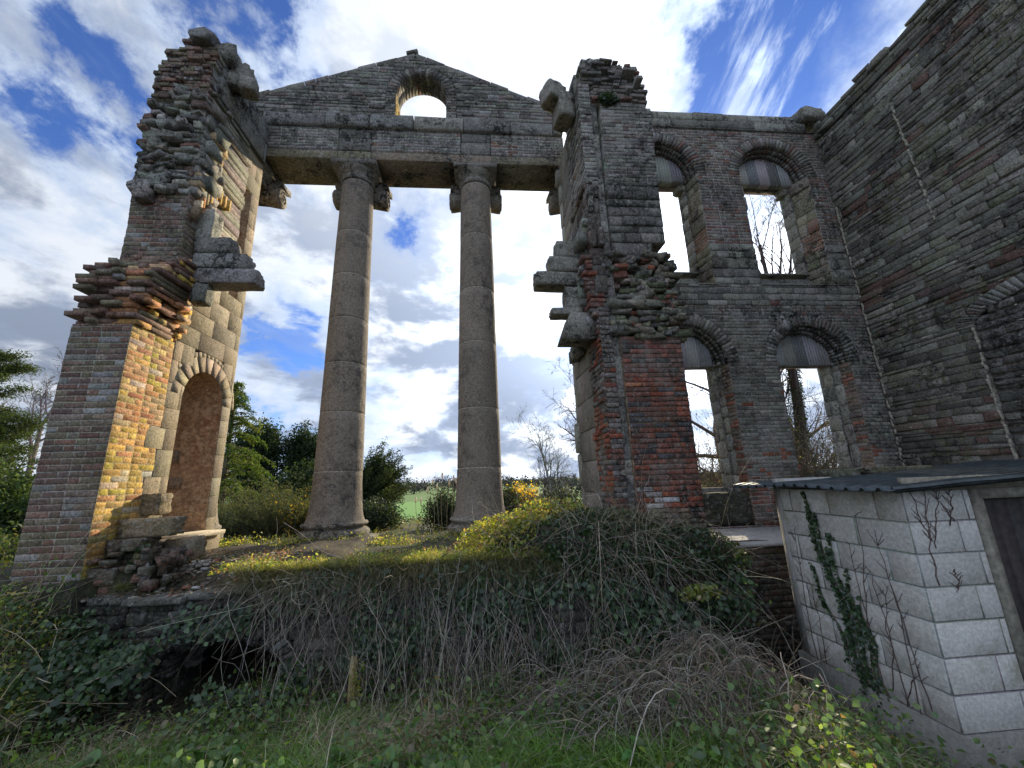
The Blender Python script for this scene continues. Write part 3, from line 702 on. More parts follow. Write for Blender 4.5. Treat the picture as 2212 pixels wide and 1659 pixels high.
def column(cx, joints, label):
    t = thing('stone_column', label, 'column', (cx, 7.48, .6), 'tall granite columns of the portico')
    cy = 7.48
    mb = MB(); mb.box((cx-.60, cy-.60, .50), (cx+.60, cy+.60, .70), (.2,.17,.13))
    lathe(mb, (cx,cy), [(.50,.70),(.555,.72),(.575,.77),(.57,.83),(.53,.87),(.48,.885),(.475,.90),(.53,.925),(.545,.95),(.53,.975),(.50,.99)], (.20,.17,.13), 48, wob=.006)
    mb.build('base', MT['stone'], t, smooth=True)
    zs = [.99]+joints+[7.80]
    for i in range(len(zs)-1):
        a, b = zs[i]+.005, zs[i+1]-.005; mb = MB(); prof = [(rad(a)-.012, a), (rad(a)-.001, a+.012)]
        if i == 0: prof = [(.49,.985),(.475,1.02),(.455,1.08),(.440,1.16),(.428,1.3)]; m = 6; lo = 1.45
        else: m = 7; lo = a+.05
        prof += [(rad(z), z) for z in np.linspace(lo, b-.012, m)] + [(rad(b)-.012, b)]
        g = random.uniform(.88, 1.08); lathe(mb, (cx+random.uniform(-.004,.004),cy), prof, (.26*g,.215*g,.165*g), 48)
        mb.build('drum', MT['shaft'], t, smooth=True)
    mb = MB()
    for z in joints: lathe(mb, (cx,cy), [(rad(z)-.03, z-.012),(rad(z)-.006, z-.007),(rad(z)-.004, z+.007),(rad(z)-.03, z+.012)], (.46,.41,.34), 48)
    mb.build('mortar_joints', MT['plaster'], t)
    capital(t, cx)
column(-2.52, [1.83,2.87,3.79,4.68,5.6,6.56], 'left of the two tall round granite columns, thicker looking, rising from the lit grass edge')
column(0.0, [1.82,2.9,4.19,5.32,6.54], 'right of the two tall round granite columns, its foot behind the sunlit bramble leaves')
def engaged(parent, cx, cap):
    mb = MB(); lathe(mb, (cx,7.5), [(.52,.70),(.57,.75),(.57,.83),(.50,.88),(.53,.93),(.53,.97),(.49,1.0)]+[(rad(z), z) for z in (1.05,1.15,1.3,1.6,2.8,4.7,6.5,7.8)], (.28,.23,.165), 40)
    mb.build('engaged_column', MT['granite'], parent, smooth=True); capital(parent, cap, 7.5, .32)
engaged(LW, -5.02, -4.78)

# ================================================================== GABLE
def gable():
    G = thing('portico_gable', 'stone and brick pediment with small arched opening carried over the two round columns', 'pediment', (-1.25, 7.5, 8.2))
    f = frontY(7.1)
    mb = MB(); x = -4.38
    for L in (1.52, .70, 1.86, .66, 1.60):
        c_ = tuple(q*random.uniform(.9,1.1) for q in (.25,.205,.14)); stone(mb, f, x+.004, x+L-.004, 8.2, 8.40, -.80, 0, c_, .01, .003); x += L
    mb.build('architrave', MT['stone'], G)
    mb = MB()
    for a, b in ((-4.38,-2.87),(-2.18,-.31),(.34,1.95)):
        masonry(mb, f, rect(a, 8.40, b, 8.95), 8.40, 8.95, BH, flemish, palf(GREYB+[(1.5,(.24,.11,.07))]), core=.76, prot=.004, mort=(.40,.38,.34), jit=.005, joint=.016)
    mb.build('brick_frieze', MT['brick'], G)
    for a, b in ((-2.86,-2.19),(-.30,.33)):
        mb = MB(); stone(mb, f, a, b, 8.405, 8.72, -.78, .015, (.17,.16,.14), .02, .008); stone(mb, f, a+.01, b, 8.73, 8.955, -.78, .01, (.16,.15,.13), .02, .008); mb.build('frieze_block', MT['stone'], G)
    mb = MB(); x = -4.40
    while x < 1.9:
        L = min(random.uniform(.7,1.3), 1.95-x); L = L if 1.95-(x+L) > .2 else 1.95-x
        stone(mb, f, x+.005, x+L-.005, 8.965, 9.29, -.79, .07+random.uniform(-.02,.03), pick([(3,(.21,.20,.175)),(2,(.15,.145,.135)),(1,(.26,.24,.2))]), .03, .012, .01); x += L
    mb.build('cornice', MT['stone'], G)
    ty = poly([(-4.75,9.3),(1.95,9.3),(1.95,9.62),(-1.33,11.03),(-4.75,9.63)])
    op = arch(-1.17, .55, 9.30, 9.97)
    mb = MB()
    masonry(mb, f, diff(ty, arch(-1.17,.77,9.30,9.97)), 9.30, 11.03, hh(.065,.12), ashlen(.12,.34), lambda u, v: pick(GREYB+STON[:2]), core=.5, prot=.012, jit=.008, ch=.010, mort=(.33,.31,.275), joint=.017, tilt=.006, rag=.02, depth=.08)
    masonry(mb, f, diff(rect(-1.94,9.3,-.40,9.97), op), 9.30, 9.97, BH, flemish, palf(GREYB), core=.5, prot=.006, mort=(.26,.23,.19))
    arch_fill(mb, f, -1.17, 9.97, .552, .765, .5, (.22,.2,.16), d1=-.01)
    for d in range(2):
        arch_ring(mb, Frame((0,7.1+.25*d,0),(1,0,0),(0,0,1),(0,-1,0)), -1.17, 9.97, .55, .76 if d == 0 else .62, 22, MIXB, depth=.24, prot=.006 if d == 0 else 0)
    mb.build('tympanum', MT['brick'], G)
    for sg, X in ((1,-1.72),(-1,-.62)):      # jambs of the opening; left one coloured ochre for the sun on it
        mb = MB(); masonry(mb, Frame((X,0,0),(0,1,0),(0,0,1),(sg,0,0)), rect(7.1,9.3,7.6,9.97), 9.3, 9.97, BH, flemish, palf(LIT_OCHRE if sg > 0 else GREYB), prot=.006, depth=.02, mort=(.3,.26,.2))
        mb.build('opening_jamb', MT['brick_near'], G)
    mb = MB()                                # raking coping stones
    for (x0,z0,x1,z1) in ((-4.78,9.66,-1.33,11.08),(-1.33,11.08,1.98,9.66)):
        Lt = math.hypot(x1-x0, z1-z0); u = np.array([x1-x0,0,z1-z0])/Lt; vv = np.array([-u[2],0,u[0]]); fr = Frame((x0,7.1,z0),u,vv,(0,-1,0)); q = 0
        while q < Lt-.02:
            L = min(random.uniform(.22,.5), Lt-q); pr = random.uniform(.0,.03)
            stone(mb, fr, q+.004, q+L-.004, -.07, .055+random.uniform(-.010,.010), -.52, pr, pick(STON), .02, .008, .01); q += L
    stone(mb, Frame((-1.5,7.1,11.05),(.93,0,.36),(-.36,0,.93),(0,-1,0)), 0, .26, .02, .09, -.5, .04, (.17,.16,.13), .01)
    mb.build('raking_coping', MT['stone'], G)
gable()

# ================================================================== RIGHT CROSS WALL
RW = thing('ruined_cross_wall', 'tall broken pier in front of the arched windows, red brick below and dark stone above', 'wall', (2.4, 5.8, .6))
def right_wall():
    f = frontY(5.4); L_ = sideXn(1.82)
    mb = MB()
    masonry(mb, f, rect(2.12,.35,3.05,3.62), .35, 1.15, BH, flemish, palf(REDB+[(2,(.17,.16,.10))]), core=1.6, prot=.012, jit=.006, ch=.005, rag=.006, mort=(.17,.12,.09))
    masonry(mb, f, rect(2.12,.35,3.05,3.62), 1.15, 3.05, BH, flemish, palf([(1.6,(.08,.072,.07)),(3,(.15,.08,.06)),(4,(.21,.078,.05)),(3,(.28,.078,.04)),(.6,(.36,.14,.07)),(.4,(.40,.37,.34))]), core=1.6, prot=.009, jit=.006, ch=.005, rag=.005, mort=(.16,.10,.07))
    masonry(mb, f, rect(2.12,.35,3.05,3.62), 3.05, 3.62, BH, flemish, palf([(2,(.09,.08,.07)),(4,(.16,.09,.07)),(3,(.22,.085,.06)),(1,(.24,.17,.12))]), core=1.6, prot=.009, jit=.006, mort=(.14,.09,.07))
    mb.build('red_brick_face', MT['red_brick'], RW)
    mb = MB()                                # narrow strip and left return
    masonry(mb, f, rect(1.82,.35,2.0,4.3), .35, 4.3, BH, lambda r, k: .10 if (r+k) % 2 else .19, palf(MIXB+REDB[:2]), core=.5, prot=.015, jit=.007, ch=.005, mort=(.2,.15,.11))
    masonry(mb, L_, poly([(5.4,.35),(6.02,.35),(5.98,1.2),(6.08,2.0),(5.95,2.8),(6.02,3.5),(5.9,4.3),(5.4,4.3)]), .35, 4.3, BH, flemish, lambda u, v: pick(MIXB if patch(u*3,v*1.9)+random.gauss(0,.12) < (.35 if 1.4 < v < 2.6 else .75) else [(2,(.30,.085,.045)),(1,(.30,.14,.08))]), prot=.022, jit=.007, ch=.005, mort=(.24,.19,.13), skip=.03)
    masonry(mb, frontY(5.445), rect(1.99,.35,2.13,8.1), .35, 8.1, hh(.07,.3), ashlen(.2,.2), palf(STON), joint=.004, prot=.006, jit=.004, depth=.2)
    mb.build('brick_return', MT['red_brick'], RW)
    mb = MB()                                # groove cheek, sandy render
    masonry(mb, Frame((2.12,0,0),(0,1,0),(0,0,1),(-1,0,0)), rect(5.4,.5,5.5,3.7), .5, 3.7, hh(.1,.3), ashlen(.1,.1), palf([(1,(.24,.16,.09))]), joint=.002, prot=.004, depth=.02)
    mb.build('chase_render', MT['plaster'], RW)
    mb = MB()                                # granite jamb strip
    masonry(mb, L_, poly([(6.02,.35),(7.12,.35),(7.12,8.2),(6.4,8.2),(6.35,6.3),(6.3,5.6),(5.9,4.3),(6.02,3.5),(5.95,2.8),(6.08,2.0),(5.98,1.2)]), .35, 8.2, lambda: random.choice((.3,.36,.5)), ashlen(.4,.7), palf([(3,(.27,.24,.19)),(2,(.23,.21,.17))]), joint=.008, prot=.004, ch=.012, jit=.006, core=.9, mort=(.16,.14,.11), recess=.012)
    masonry(mb, L_, rect(6.98,.5,7.12,8.0), .5, 8.0, hh(.4,.6), ashlen(.2,.3), palf([(1,(.30,.27,.21))]), joint=.008, depth=.02, prot=.035, ch=.02)
    mb.build('granite_jamb', MT['granite'], RW)
    # broken mid zone
    mb = MB(); mb.box((1.9,5.55,3.6), (3.02,7.1,5.0), (.15,.13,.11)); z = 3.62; k = 0
    while z < 4.95:
        x = 2.12; xe = 3.06+.05*math.sin(z*9)
        while x < xe-.04:
            L = min(random.choice((.11,.225,.225)), xe-x); gone = random.random()
            dens = .25 if x > 2.7 else .5
            if z < 4.05: dens *= .7
            if gone > dens:
                y0 = 5.40+random.choice((-.07,-.03,0,.04,.09)); stone(mb, frontY(y0), x+.004, x+L-.004, z+.005, z+.068, -.3, 0, pick(REDB if random.random() < .68 else STON), .007, .006)
            x += L
        z += .0735; k += 1
    for i in range(95):
        x = random.uniform(2.12,3.1); z = random.uniform(3.6,5.0)
        rock(mb, (x, 5.46+random.uniform(-.05,.04), z), (random.uniform(.05,.17), random.uniform(.06,.12), random.uniform(.025,.06)), pick([(3,(.19,.17,.12)),(2,(.14,.13,.10)),(1,(.26,.23,.17)),(1,(.11,.12,.06))]), i, .30, 1, random.uniform(-.4,.4), 1)
    z = 3.8
    while z < 4.95:                          # left corner, red courses corbelled out over the arch springing
        o = .02+.16*math.sin(min(1,(z-3.7)/1.0)*1.9); x0 = 1.86-o+random.uniform(-.06,.03)
        stone(mb, frontY(5.40+random.uniform(-.05,.06)), x0, x0+.225, z+.005, z+.068, -.6, 0, pick(REDB), .007, .006)
        stone(mb, frontY(5.42+random.uniform(-.05,.06)), x0+.235, 2.06, z+.005, z+.068, -.5, 0, pick(MIXB), .007, .006) if x0+.27 < 2.06 else None
        z += .0735
    mb.box((1.70,5.7,4.0), (1.95,6.9,5.5), (.17,.15,.13))
    for i in range(40): rock(mb, (1.72+random.uniform(-.06,.05), random.uniform(5.5,6.5), random.uniform(3.6,5.7)), (random.uniform(.05,.1), random.uniform(.08,.2), random.uniform(.05,.11)), pick(STON), 200+i, .28, 1, 0, 1)
    mb.build('broken_masonry', MT['brick_dark'], RW)
    # dark stone zone
    mb = MB()
    masonry(mb, f, poly([(2.14,4.95),(2.78,4.95),(2.80,5.2),(3.02,5.22),(3.05,6.35),(2.14,6.35)]), 4.95, 6.35, hh(.13,.27), ashlen(.22,.6), palf([(3,(.20,.185,.155)),(3,(.14,.13,.115)),(1,(.27,.25,.21))]), core=1.6, prot=.02, jit=.012, ch=.02, joint=.014, mort=(.12,.11,.09), tilt=.012, depth=.1)
    masonry(mb, f, rect(1.80,4.3,2.0,6.2), 4.3, 6.2, hh(.16,.34), ashlen(.2,.2), palf([(3,(.16,.14,.12)),(2,(.13,.10,.085))]), core=.6, prot=.03, jit=.014, ch=.02, mort=(.12,.1,.08))
    masonry(mb, L_, poly([(5.4,4.3),(5.92,4.3),(6.3,5.6),(6.35,6.3),(5.4,6.3)]), 4.3, 6.3, hh(.14,.3), ashlen(.2,.5), palf([(3,(.20,.17,.14)),(2,(.17,.12,.09)),(1,(.3,.26,.2))]), prot=.03, jit=.014, ch=.02, mort=(.2,.18,.14))
    mb.build('dark_stone_courses', MT['stone'], RW)
    mb = MB()                                # grey brick zone
    masonry(mb, f, poly([(2.16,6.35),(3.05,6.35),(3.11,7.9),(2.9,7.98),(2.2,7.98)]), 6.35, 7.98, BH, flemish, palf(GREYB+[(3,(.27,.255,.225))]), core=1.6, prot=.007, jit=.005, mort=(.33,.31,.27), rag=.006)
    masonry(mb, f, rect(1.82,6.2,2.02,8.35), 6.2, 8.35, BH, lambda r, k: .10 if (r+k) % 2 else .2, palf(GREYB+[(2,(.27,.25,.21))]), core=.6, prot=.012, jit=.006, mort=(.42,.40,.36))
    masonry(mb, L_, poly([(5.4,6.3),(6.35,6.3),(6.4,8.2),(6.2,8.35),(5.4,8.35)]), 6.3, 8.35, BH, flemish, palf(GREYB+[(2,(.27,.23,.18)),(1,(.2,.11,.08))]), prot=.012, jit=.006, mort=(.3,.27,.21))
    mb.build('grey_brick_face', MT['brick'], RW)
    mb = MB()                                # broken head
    masonry(mb, f, poly([(2.06,7.98),(3.10,7.98),(3.04,8.2),(2.98,8.45),(2.90,8.78),(2.5,8.84),(2.06,8.80),(1.88,8.7),(1.84,8.35),(2.06,8.35)]), 7.98, 8.84, BH, flemish, palf(MIXB), core=1.2, prot=.05, jit=.01, rag=.05, skip=.10, mort=(.28,.26,.21), depth=.15, recess=.03)
    mb.build('broken_head', MT['brick'], RW)
    for nm, c, s_, sd, rz in (('horn_stone',(1.62,5.75,8.12),(.15,.2,.26),1,.2),('horn_stone',(1.45,5.72,8.42),(.20,.17,.19),2,.5),('cap_stone',(2.12,5.6,8.80),(.20,.22,.14),3,0),('cap_stone',(1.95,5.8,8.5),(.16,.3,.24),4,0)):
        mb = MB(); rock(mb, c, s_, (.27,.245,.20), sd, .06, 5, rz, .8); mb.build(nm, MT['stone'], RW)
    for nm, c, s_, sd in (('projecting_stone',(1.34,5.76,4.69),(.42,.15,.115),11),('projecting_stone',(1.46,5.78,4.96),(.30,.15,.13),12),('projecting_stone',(1.52,5.80,5.25),(.22,.14,.15),13),('stone_bracket',(1.56,5.76,4.36),(.17,.13,.20),14),('projecting_stone',(1.40,5.72,4.12),(.25,.13,.055),15)):
        mb = MB(); rock(mb, c, s_, (.24,.22,.18), sd, .05, 5, random.uniform(-.05,.05), .86); mb.build(nm, MT['stone'], RW)
    mb = MB(); mb.hexa([(1.27,5.95,3.64),(1.8,5.95,3.64),(1.8,5.95,4.05),(1.42,5.95,4.05),(1.27,5.5,3.63),(1.8,5.5,3.63),(1.8,5.5,4.05),(1.42,5.5,4.05)], (.24,.22,.18)); mb.build('stone_bracket', MT['stone'], RW)
    engaged(RW, 2.52, 2.28)
right_wall()

# ================================================================== WINDOW WALL
def window_wall():
    GB_ = palf([(3,(.13,.118,.10)),(5,(.20,.185,.15)),(3,(.26,.24,.20)),(1,(.17,.125,.10))])
    W = thing('window_wall', 'old brick wall with two storeys of arched window openings between the broken pier and the rubble wall', 'wall', (5.6, 7.4, .6))
    f = frontY(7.1); X0, X1 = 3.0, 8.12
    wins = [dict(cx=4.11, hw=.84, vb=5.4, vs=8.12, a0=3.45, a1=4.84, z0=5.86, z1=8.30), dict(cx=6.78, hw=.83, vb=5.4, vs=8.12, a0=6.14, a1=7.42, z0=5.85, z1=8.30),
            dict(cx=4.11, hw=.83, vb=.66, vs=3.70, a0=3.45, a1=4.86, z0=1.22, z1=3.88), dict(cx=6.75, hw=.79, vb=.66, vs=3.70, a0=6.14, a1=7.42, z0=1.22, z1=3.88)]
    holes = [arch(w['cx'], w['hw'], w['vb'], w['vs']) for w in wins]; rings = [arch(w['cx'], w['hw']+.225, w['vs'], w['vs']) for w in wins]
    base = rect(X0, .5, X1, 9.35); reg = diff(base, *holes, *rings); kw = dict(core=.40, mort=(.38,.36,.32))
    mb = MB()
    masonry(mb, f, reg, .5, 1.5, BH, flemish, palf([(3,(.17,.13,.10)),(2,(.22,.09,.06)),(2,(.14,.12,.10))]), prot=.009, jit=.005, ch=.004, **kw)
    masonry(mb, f, reg, 1.5, 4.55, BH, flemish, lambda u, v: ((lambda k: tuple(k*x for x in (.25,.09,.05)))(random.uniform(.6,1.2)) if (u < 5.5 and v < 2.4 and patch(u*2.2,v*1.7)+random.gauss(0,.1) > .55) or (v < 3.6 and patch(u*2.9+5,v*2.1) > .93) else GB_(u,v)), prot=.007, jit=.005, ch=.004, core=.40, mort=(.30,.285,.25), joint=.013)
    mb.build('lower_brickwork', MT['brick'], W)
    mb = MB()
    masonry(mb, f, reg, 4.55, 4.92, BH, flemish, palf(MIXB), prot=.006, jit=.004, **kw)
    masonry(mb, f, reg, 4.92, 5.40, hh(.11,.17), ashlen(.18,.42), palf(STON+[(1.5,(.13,.14,.11)),(1,(.20,.10,.08))]), prot=.015, jit=.009, ch=.012, **kw)
    masonry(mb, f, reg, 5.40, 6.35, hh(.14,.24), ashlen(.2,.45), palf(STON+[(2,(.14,.13,.10))]), prot=.02, jit=.012, ch=.015, **kw)
    x = X0
    for (a, b) in ((X0, 4.98), (5.93, X1)): stone(mb, f, a, b, 5.375, 5.40, -.1, .05, (.30,.28,.24), .006)
    mb.build('stone_band', MT['stone'], W)
    mb = MB()
    masonry(mb, f, reg, 6.35, 9.35, BH, flemish, palf([(2,(.12,.10,.085)),(3,(.185,.16,.135)),(3,(.17,.125,.10)),(2,(.20,.10,.075)),(1.5,(.26,.235,.20))]), prot=.005, jit=.004, ch=.0035, core=.40, mort=(.42,.40,.36), joint=.015)
    mb.build('upper_brickwork', MT['brick'], W)
    mb = MB()
    masonry(mb, f, rect(X0, 9.36, X1-.3, 9.80), 9.36, 9.80, hh(.22,.24), ashlen(.5,1.1), palf([(3,(.25,.235,.20)),(2,(.19,.18,.15)),(1,(.32,.30,.26))]), core=.7, prot=.02, jit=.012, ch=.02, mort=(.16,.15,.12), tilt=.01)
    stone(mb, f, X0, X1, 9.33, 9.355, -.3, .045, (.16,.15,.13), .006)
    rock(mb, (7.95,7.2,9.78), (.30,.3,.16), (.20,.19,.15), 3, .12, 4)
    mb.build('stone_coping', MT['stone'], W)
    # outer leaf
    mb = MB(); fo = frontY(7.5); ap = [rect(w['a0'], w['z0'], w['a1'], w['z1']) for w in wins]
    masonry(mb, fo, diff(rect(X0,.5,X1,9.78), *ap), .5, 9.78, hh(.24,.32), ashlen(.3,.7), palf(STON), core=.26, prot=.008, jit=.006, ch=.012, mort=(.2,.18,.15), recess=.012)
    mb.build('outer_stonework', MT['stone'], W)
    for i, w in enumerate(wins):
        cx, hw, vs = w['cx'], w['hw'], w['vs']; lower = w['vb'] < 2
        wd = MB()
        arch_fill(wd, f, cx, vs, hw, hw+.222, .40, (.25,.22,.18), n=30, d1=-.012)
        arch_ring(wd, f, cx, vs, hw, hw+.222, 36, (GREYB if lower else MIXB), depth=.12, prot=.008, joint=.012, rough=.008 if lower else .004)
        for d in range(1,4): arch_ring(wd, frontY(7.1+.1*d), cx, vs, hw-.045*d, hw+.05, 34, (GREYB if lower else MIXB), depth=.1, prot=0, joint=.012, rough=.008)
        ro = wd.build('window_arch', MT['brick'] if not lower else MT['brick_dark'], W)
        # splayed reveals
        rv = MB()
        for sg in (-1, 1):
            xi = cx+sg*hw; xo = (w['a1']+.04) if sg > 0 else (w['a0']-.04); U = np.array([xo-xi, .40, 0]); Ln = np.linalg.norm(U); Nn = (-sg*.40, sg*(xo-xi), 0)
            fr = Frame((xi,7.1,0), U, (0,0,1), Nn)
            if lower:
                pal_a = lambda u, v: pick([(2,(.28,.10,.06)),(2,(.22,.13,.09)),(3,(.25,.19,.14))] if v < 2.2 else [(3,(.24,.17,.13)),(3,(.19,.16,.13)),(1,(.32,.13,.08))])
                masonry(rv, fr, rect(0,w['vb'],Ln*.55,vs), w['vb'], vs, BH, lambda r, k: .12 if (r+k)%2 else .2, pal_a, prot=.018, jit=.008, ch=.005, mort=(.28,.23,.17), depth=.06)
                masonry(rv, fr, rect(Ln*.55,w['vb'],Ln,vs), w['vb'], vs, hh(.2,.5), ashlen(.25,.3), palf([(1,(.33,.30,.25)),(1,(.28,.26,.22))]), prot=.01, jit=.01, ch=.02, depth=.06)
            else:
                masonry(rv, fr, rect(0,w['vb'],Ln,6.3), w['vb'], 6.3, hh(.12,.24), ashlen(.15,.4), palf([(2,(.24,.21,.15)),(2,(.18,.17,.10))]), prot=.02, jit=.012, ch=.015, depth=.06)
                masonry(rv, fr, rect(0,6.3,Ln,6.75), 6.3, 6.75, BH, flemish, palf([(1,(.30,.17,.11)),(1,(.24,.16,.12))]), prot=.01, jit=.006, depth=.06)
                masonry(rv, fr, rect(0,6.75,Ln,vs), 6.75, vs, hh(.18,.42), ashlen(.2,.5), palf([(2,(.33,.28,.19)),(2,(.27,.24,.18)),(1,(.3,.15,.1))]), prot=.02, jit=.012, ch=.015, depth=.06)
        # aperture jambs of the outer leaf
        for sg, X in ((-1, w['a1']), (1, w['a0'])):
            masonry(rv, Frame((X,0,0),(0,1,0),(0,0,1),(sg,0,0)), rect(7.48,w['z0'],7.77,w['z1']), w['z0'], w['z1'], hh(.22,.36), ashlen(.3,.4), palf([(1,(.34,.31,.25)),(1,(.28,.26,.21))]), prot=.01, jit=.012, ch=.018, depth=.03)
        if not lower: rock(rv, (w['a1']-.03,7.6,w['z1']-.22), (.12,.14,.10), (.3,.27,.22), i, .2, 3)
        rv.build('window_reveal', MT['brick'], ro)
        # flat lintel stones closing the arch head
        ln = MB(); n = 5
        for q in range(n):
            xa, xb = cx-hw*.80+hw*1.6*q/n, cx-hw*.80+hw*1.6*(q+1)/n; m = 4
            dz = random.uniform(-.015,.015); cc_ = pick([(2,(.30,.295,.28)),(1,(.24,.235,.225)),(1,(.37,.36,.33))])
            for s_ in range(m):
                a_, b_ = xa+(xb-xa)*s_/m+(.006 if s_ == 0 else 0), xa+(xb-xa)*(s_+1)/m-(.006 if s_ == m-1 else 0)
                top = lambda X: vs+math.sqrt(max(.0004, (hw*.92)**2-(X-cx)**2))
                ln.hexa([(a_,7.49,vs-.02+dz),(b_,7.49,vs-.02+dz),(b_,7.49,top(b_)),(a_,7.49,top(a_)),(a_,7.36,vs+.0+dz),(b_,7.36,vs+.0+dz),(b_,7.40,top(b_)),(a_,7.40,top(a_))], cc_)
        ln.build('lintel', MT['slab'], ro)
        sl_ = MB(); stone(sl_, frontY(7.45), w['a0']-.05, w['a1']+.05, w['z0']-.03, w['z0']+.01, -.32, .02, (.24,.22,.17), .01, .004)
        sl_.build('window_sill', MT['stone'], ro)
    mb = MB(); rock(mb, (4.45,7.25,.95), (.46,.13,.28), (.06,.055,.04), 3, .05, 6, 0, .93); mb.build('dark_sill_block', MT['brick_dark'], W)
window_wall()

# ================================================================== RUBBLE WALL AT RIGHT
def rubble_wall():
    W = thing('rubble_wall', 'tall dark coursed rubble wall on the right with a blocked arch and pale mortar cracks', 'wall', (8.4, 3.5, -.3))
    f = sideXn(8.1); mb = MB()
    ar = lambda v: ([] if v < -1 else [(4.15-1.27, 4.15+1.27)] if v < 3.78 else ([] if v > 4.15 else [(4.15-1.27*math.sqrt(max(0,1-((v-3.78)/.37)**2)), 4.15+1.27*math.sqrt(max(0,1-((v-3.78)/.37)**2)))]))
    ar2 = lambda v: [] if v < 3.78 else ([] if v > 4.37 else [(4.15-1.5*math.sqrt(max(0,1-((v-3.78)/.59)**2)), 4.15+1.5*math.sqrt(max(0,1-((v-3.78)/.59)**2)))])
    prof = [(7.12,-.6),(7.12,9.62),(6.4,9.58),(5.6,9.66),(5.2,9.55),(4.6,9.72),(3.8,9.66),(3.0,9.8),(-1.5,9.8),(-1.5,-.6)]
    reg = poly(prof)
    masonry(mb, f, diff(reg, ar, ar2), -.6, 9.16, hh(.055,.17), ashlen(.13,.62), (lambda F: (lambda u, v: F(u, v) if not (patch(u*.8, v*.9) > .72 and random.random() < .45) else (.17,.10,.08)))(palf(RUB)), core=.6, prot=.016, jit=.016, ch=.009, joint=.014, mort=(.25,.235,.19), tilt=.010, depth=.08, recess=.004)
    masonry(mb, f, reg, 9.18, 9.80, hh(.1,.17), ashlen(.25,.7), palf([(3,(.20,.19,.15)),(2,(.15,.14,.11))]), core=.62, prot=.04, jit=.02, ch=.02, mort=(.12,.11,.09), tilt=.02)
    stone(mb, f, -1.5, 7.1, 9.155, 9.18, -.2, .06, (.13,.125,.11), .006)
    mb.build('rubble_face', MT['rubble'], W)
    mb = MB(); masonry(mb, Frame((8.13,0,0),(0,1,0),(0,0,1),(-1,0,0)), ar, -.6, 4.13, hh(.08,.2), ashlen(.2,.55), palf([(3,(.17,.16,.14)),(2,(.11,.105,.095)),(1,(.25,.235,.21))]), core=.5, prot=.02, jit=.016, ch=.016, joint=.03, mort=(.32,.30,.27), tilt=.01)
    mb.build('blocked_arch', MT['stone'], W)
    mb = MB()
    arch_fill(mb, f, 4.15, 3.78, 1.27, 1.5, .3, (.16,.145,.12), ry=.34, n=30, d1=-.01)
    for i in range(44):
        t0, t1 = math.pi*i/44, math.pi*(i+1)/44; g = .004
        pt = lambda rx, rz, t, d: f.p(4.15+rx*math.cos(t), 3.78+rz*math.sin(t), d)
        mb.hexa([pt(1.27,.37,t0+g,-.1),pt(1.5,.6,t0+g,-.1),pt(1.5,.6,t1-g,-.1),pt(1.27,.37,t1-g,-.1),pt(1.27,.37,t0+g,.02),pt(1.5,.6,t0+g,.02),pt(1.5,.6,t1-g,.02),pt(1.27,.37,t1-g,.02)], pick(GREYB))
    mb.build('arch_ring', MT['brick'], W)
    # pale mortar seams: an old crack and the joint in the corner
    mb = MB()
    def seam(pts, w, n=40):
        z = pts[0][1]
        for (y0,z0),(y1,z1) in zip(pts, pts[1:]):
            m = max(2, int(abs(z1-z0)/.07))
            for i in range(m):
                if random.random() < .22: continue
                y = y0+(y1-y0)*i/m+random.uniform(-.012,.012); z = z0+(z1-z0)*i/m; hgt = (z1-z0)/m
                rock(mb, (8.078, y, z+hgt/2), (.022, w*random.uniform(.5,1.4), abs(hgt)*.62), (.40,.36,.28), int(z*1000) % 997, .25, 2)
    seam([(5.55,8.35),(5.50,7.2),(5.46,5.8)], .012); seam([(7.06,1.5),(7.05,4.0),(7.06,7.3)], .014); seam([(5.42,3.75),(5.44,2.6),(5.42,1.5)], .014)
    for i in range(60):
        rock(mb, (8.080, random.uniform(4.4,6.9), random.uniform(2.2,6.3)), (.018, random.uniform(.01,.05), random.uniform(.004,.014)), (.45,.42,.35), i, .3, 2)
    mb.build('mortar_seam', MT['plaster'], W)
rubble_wall()

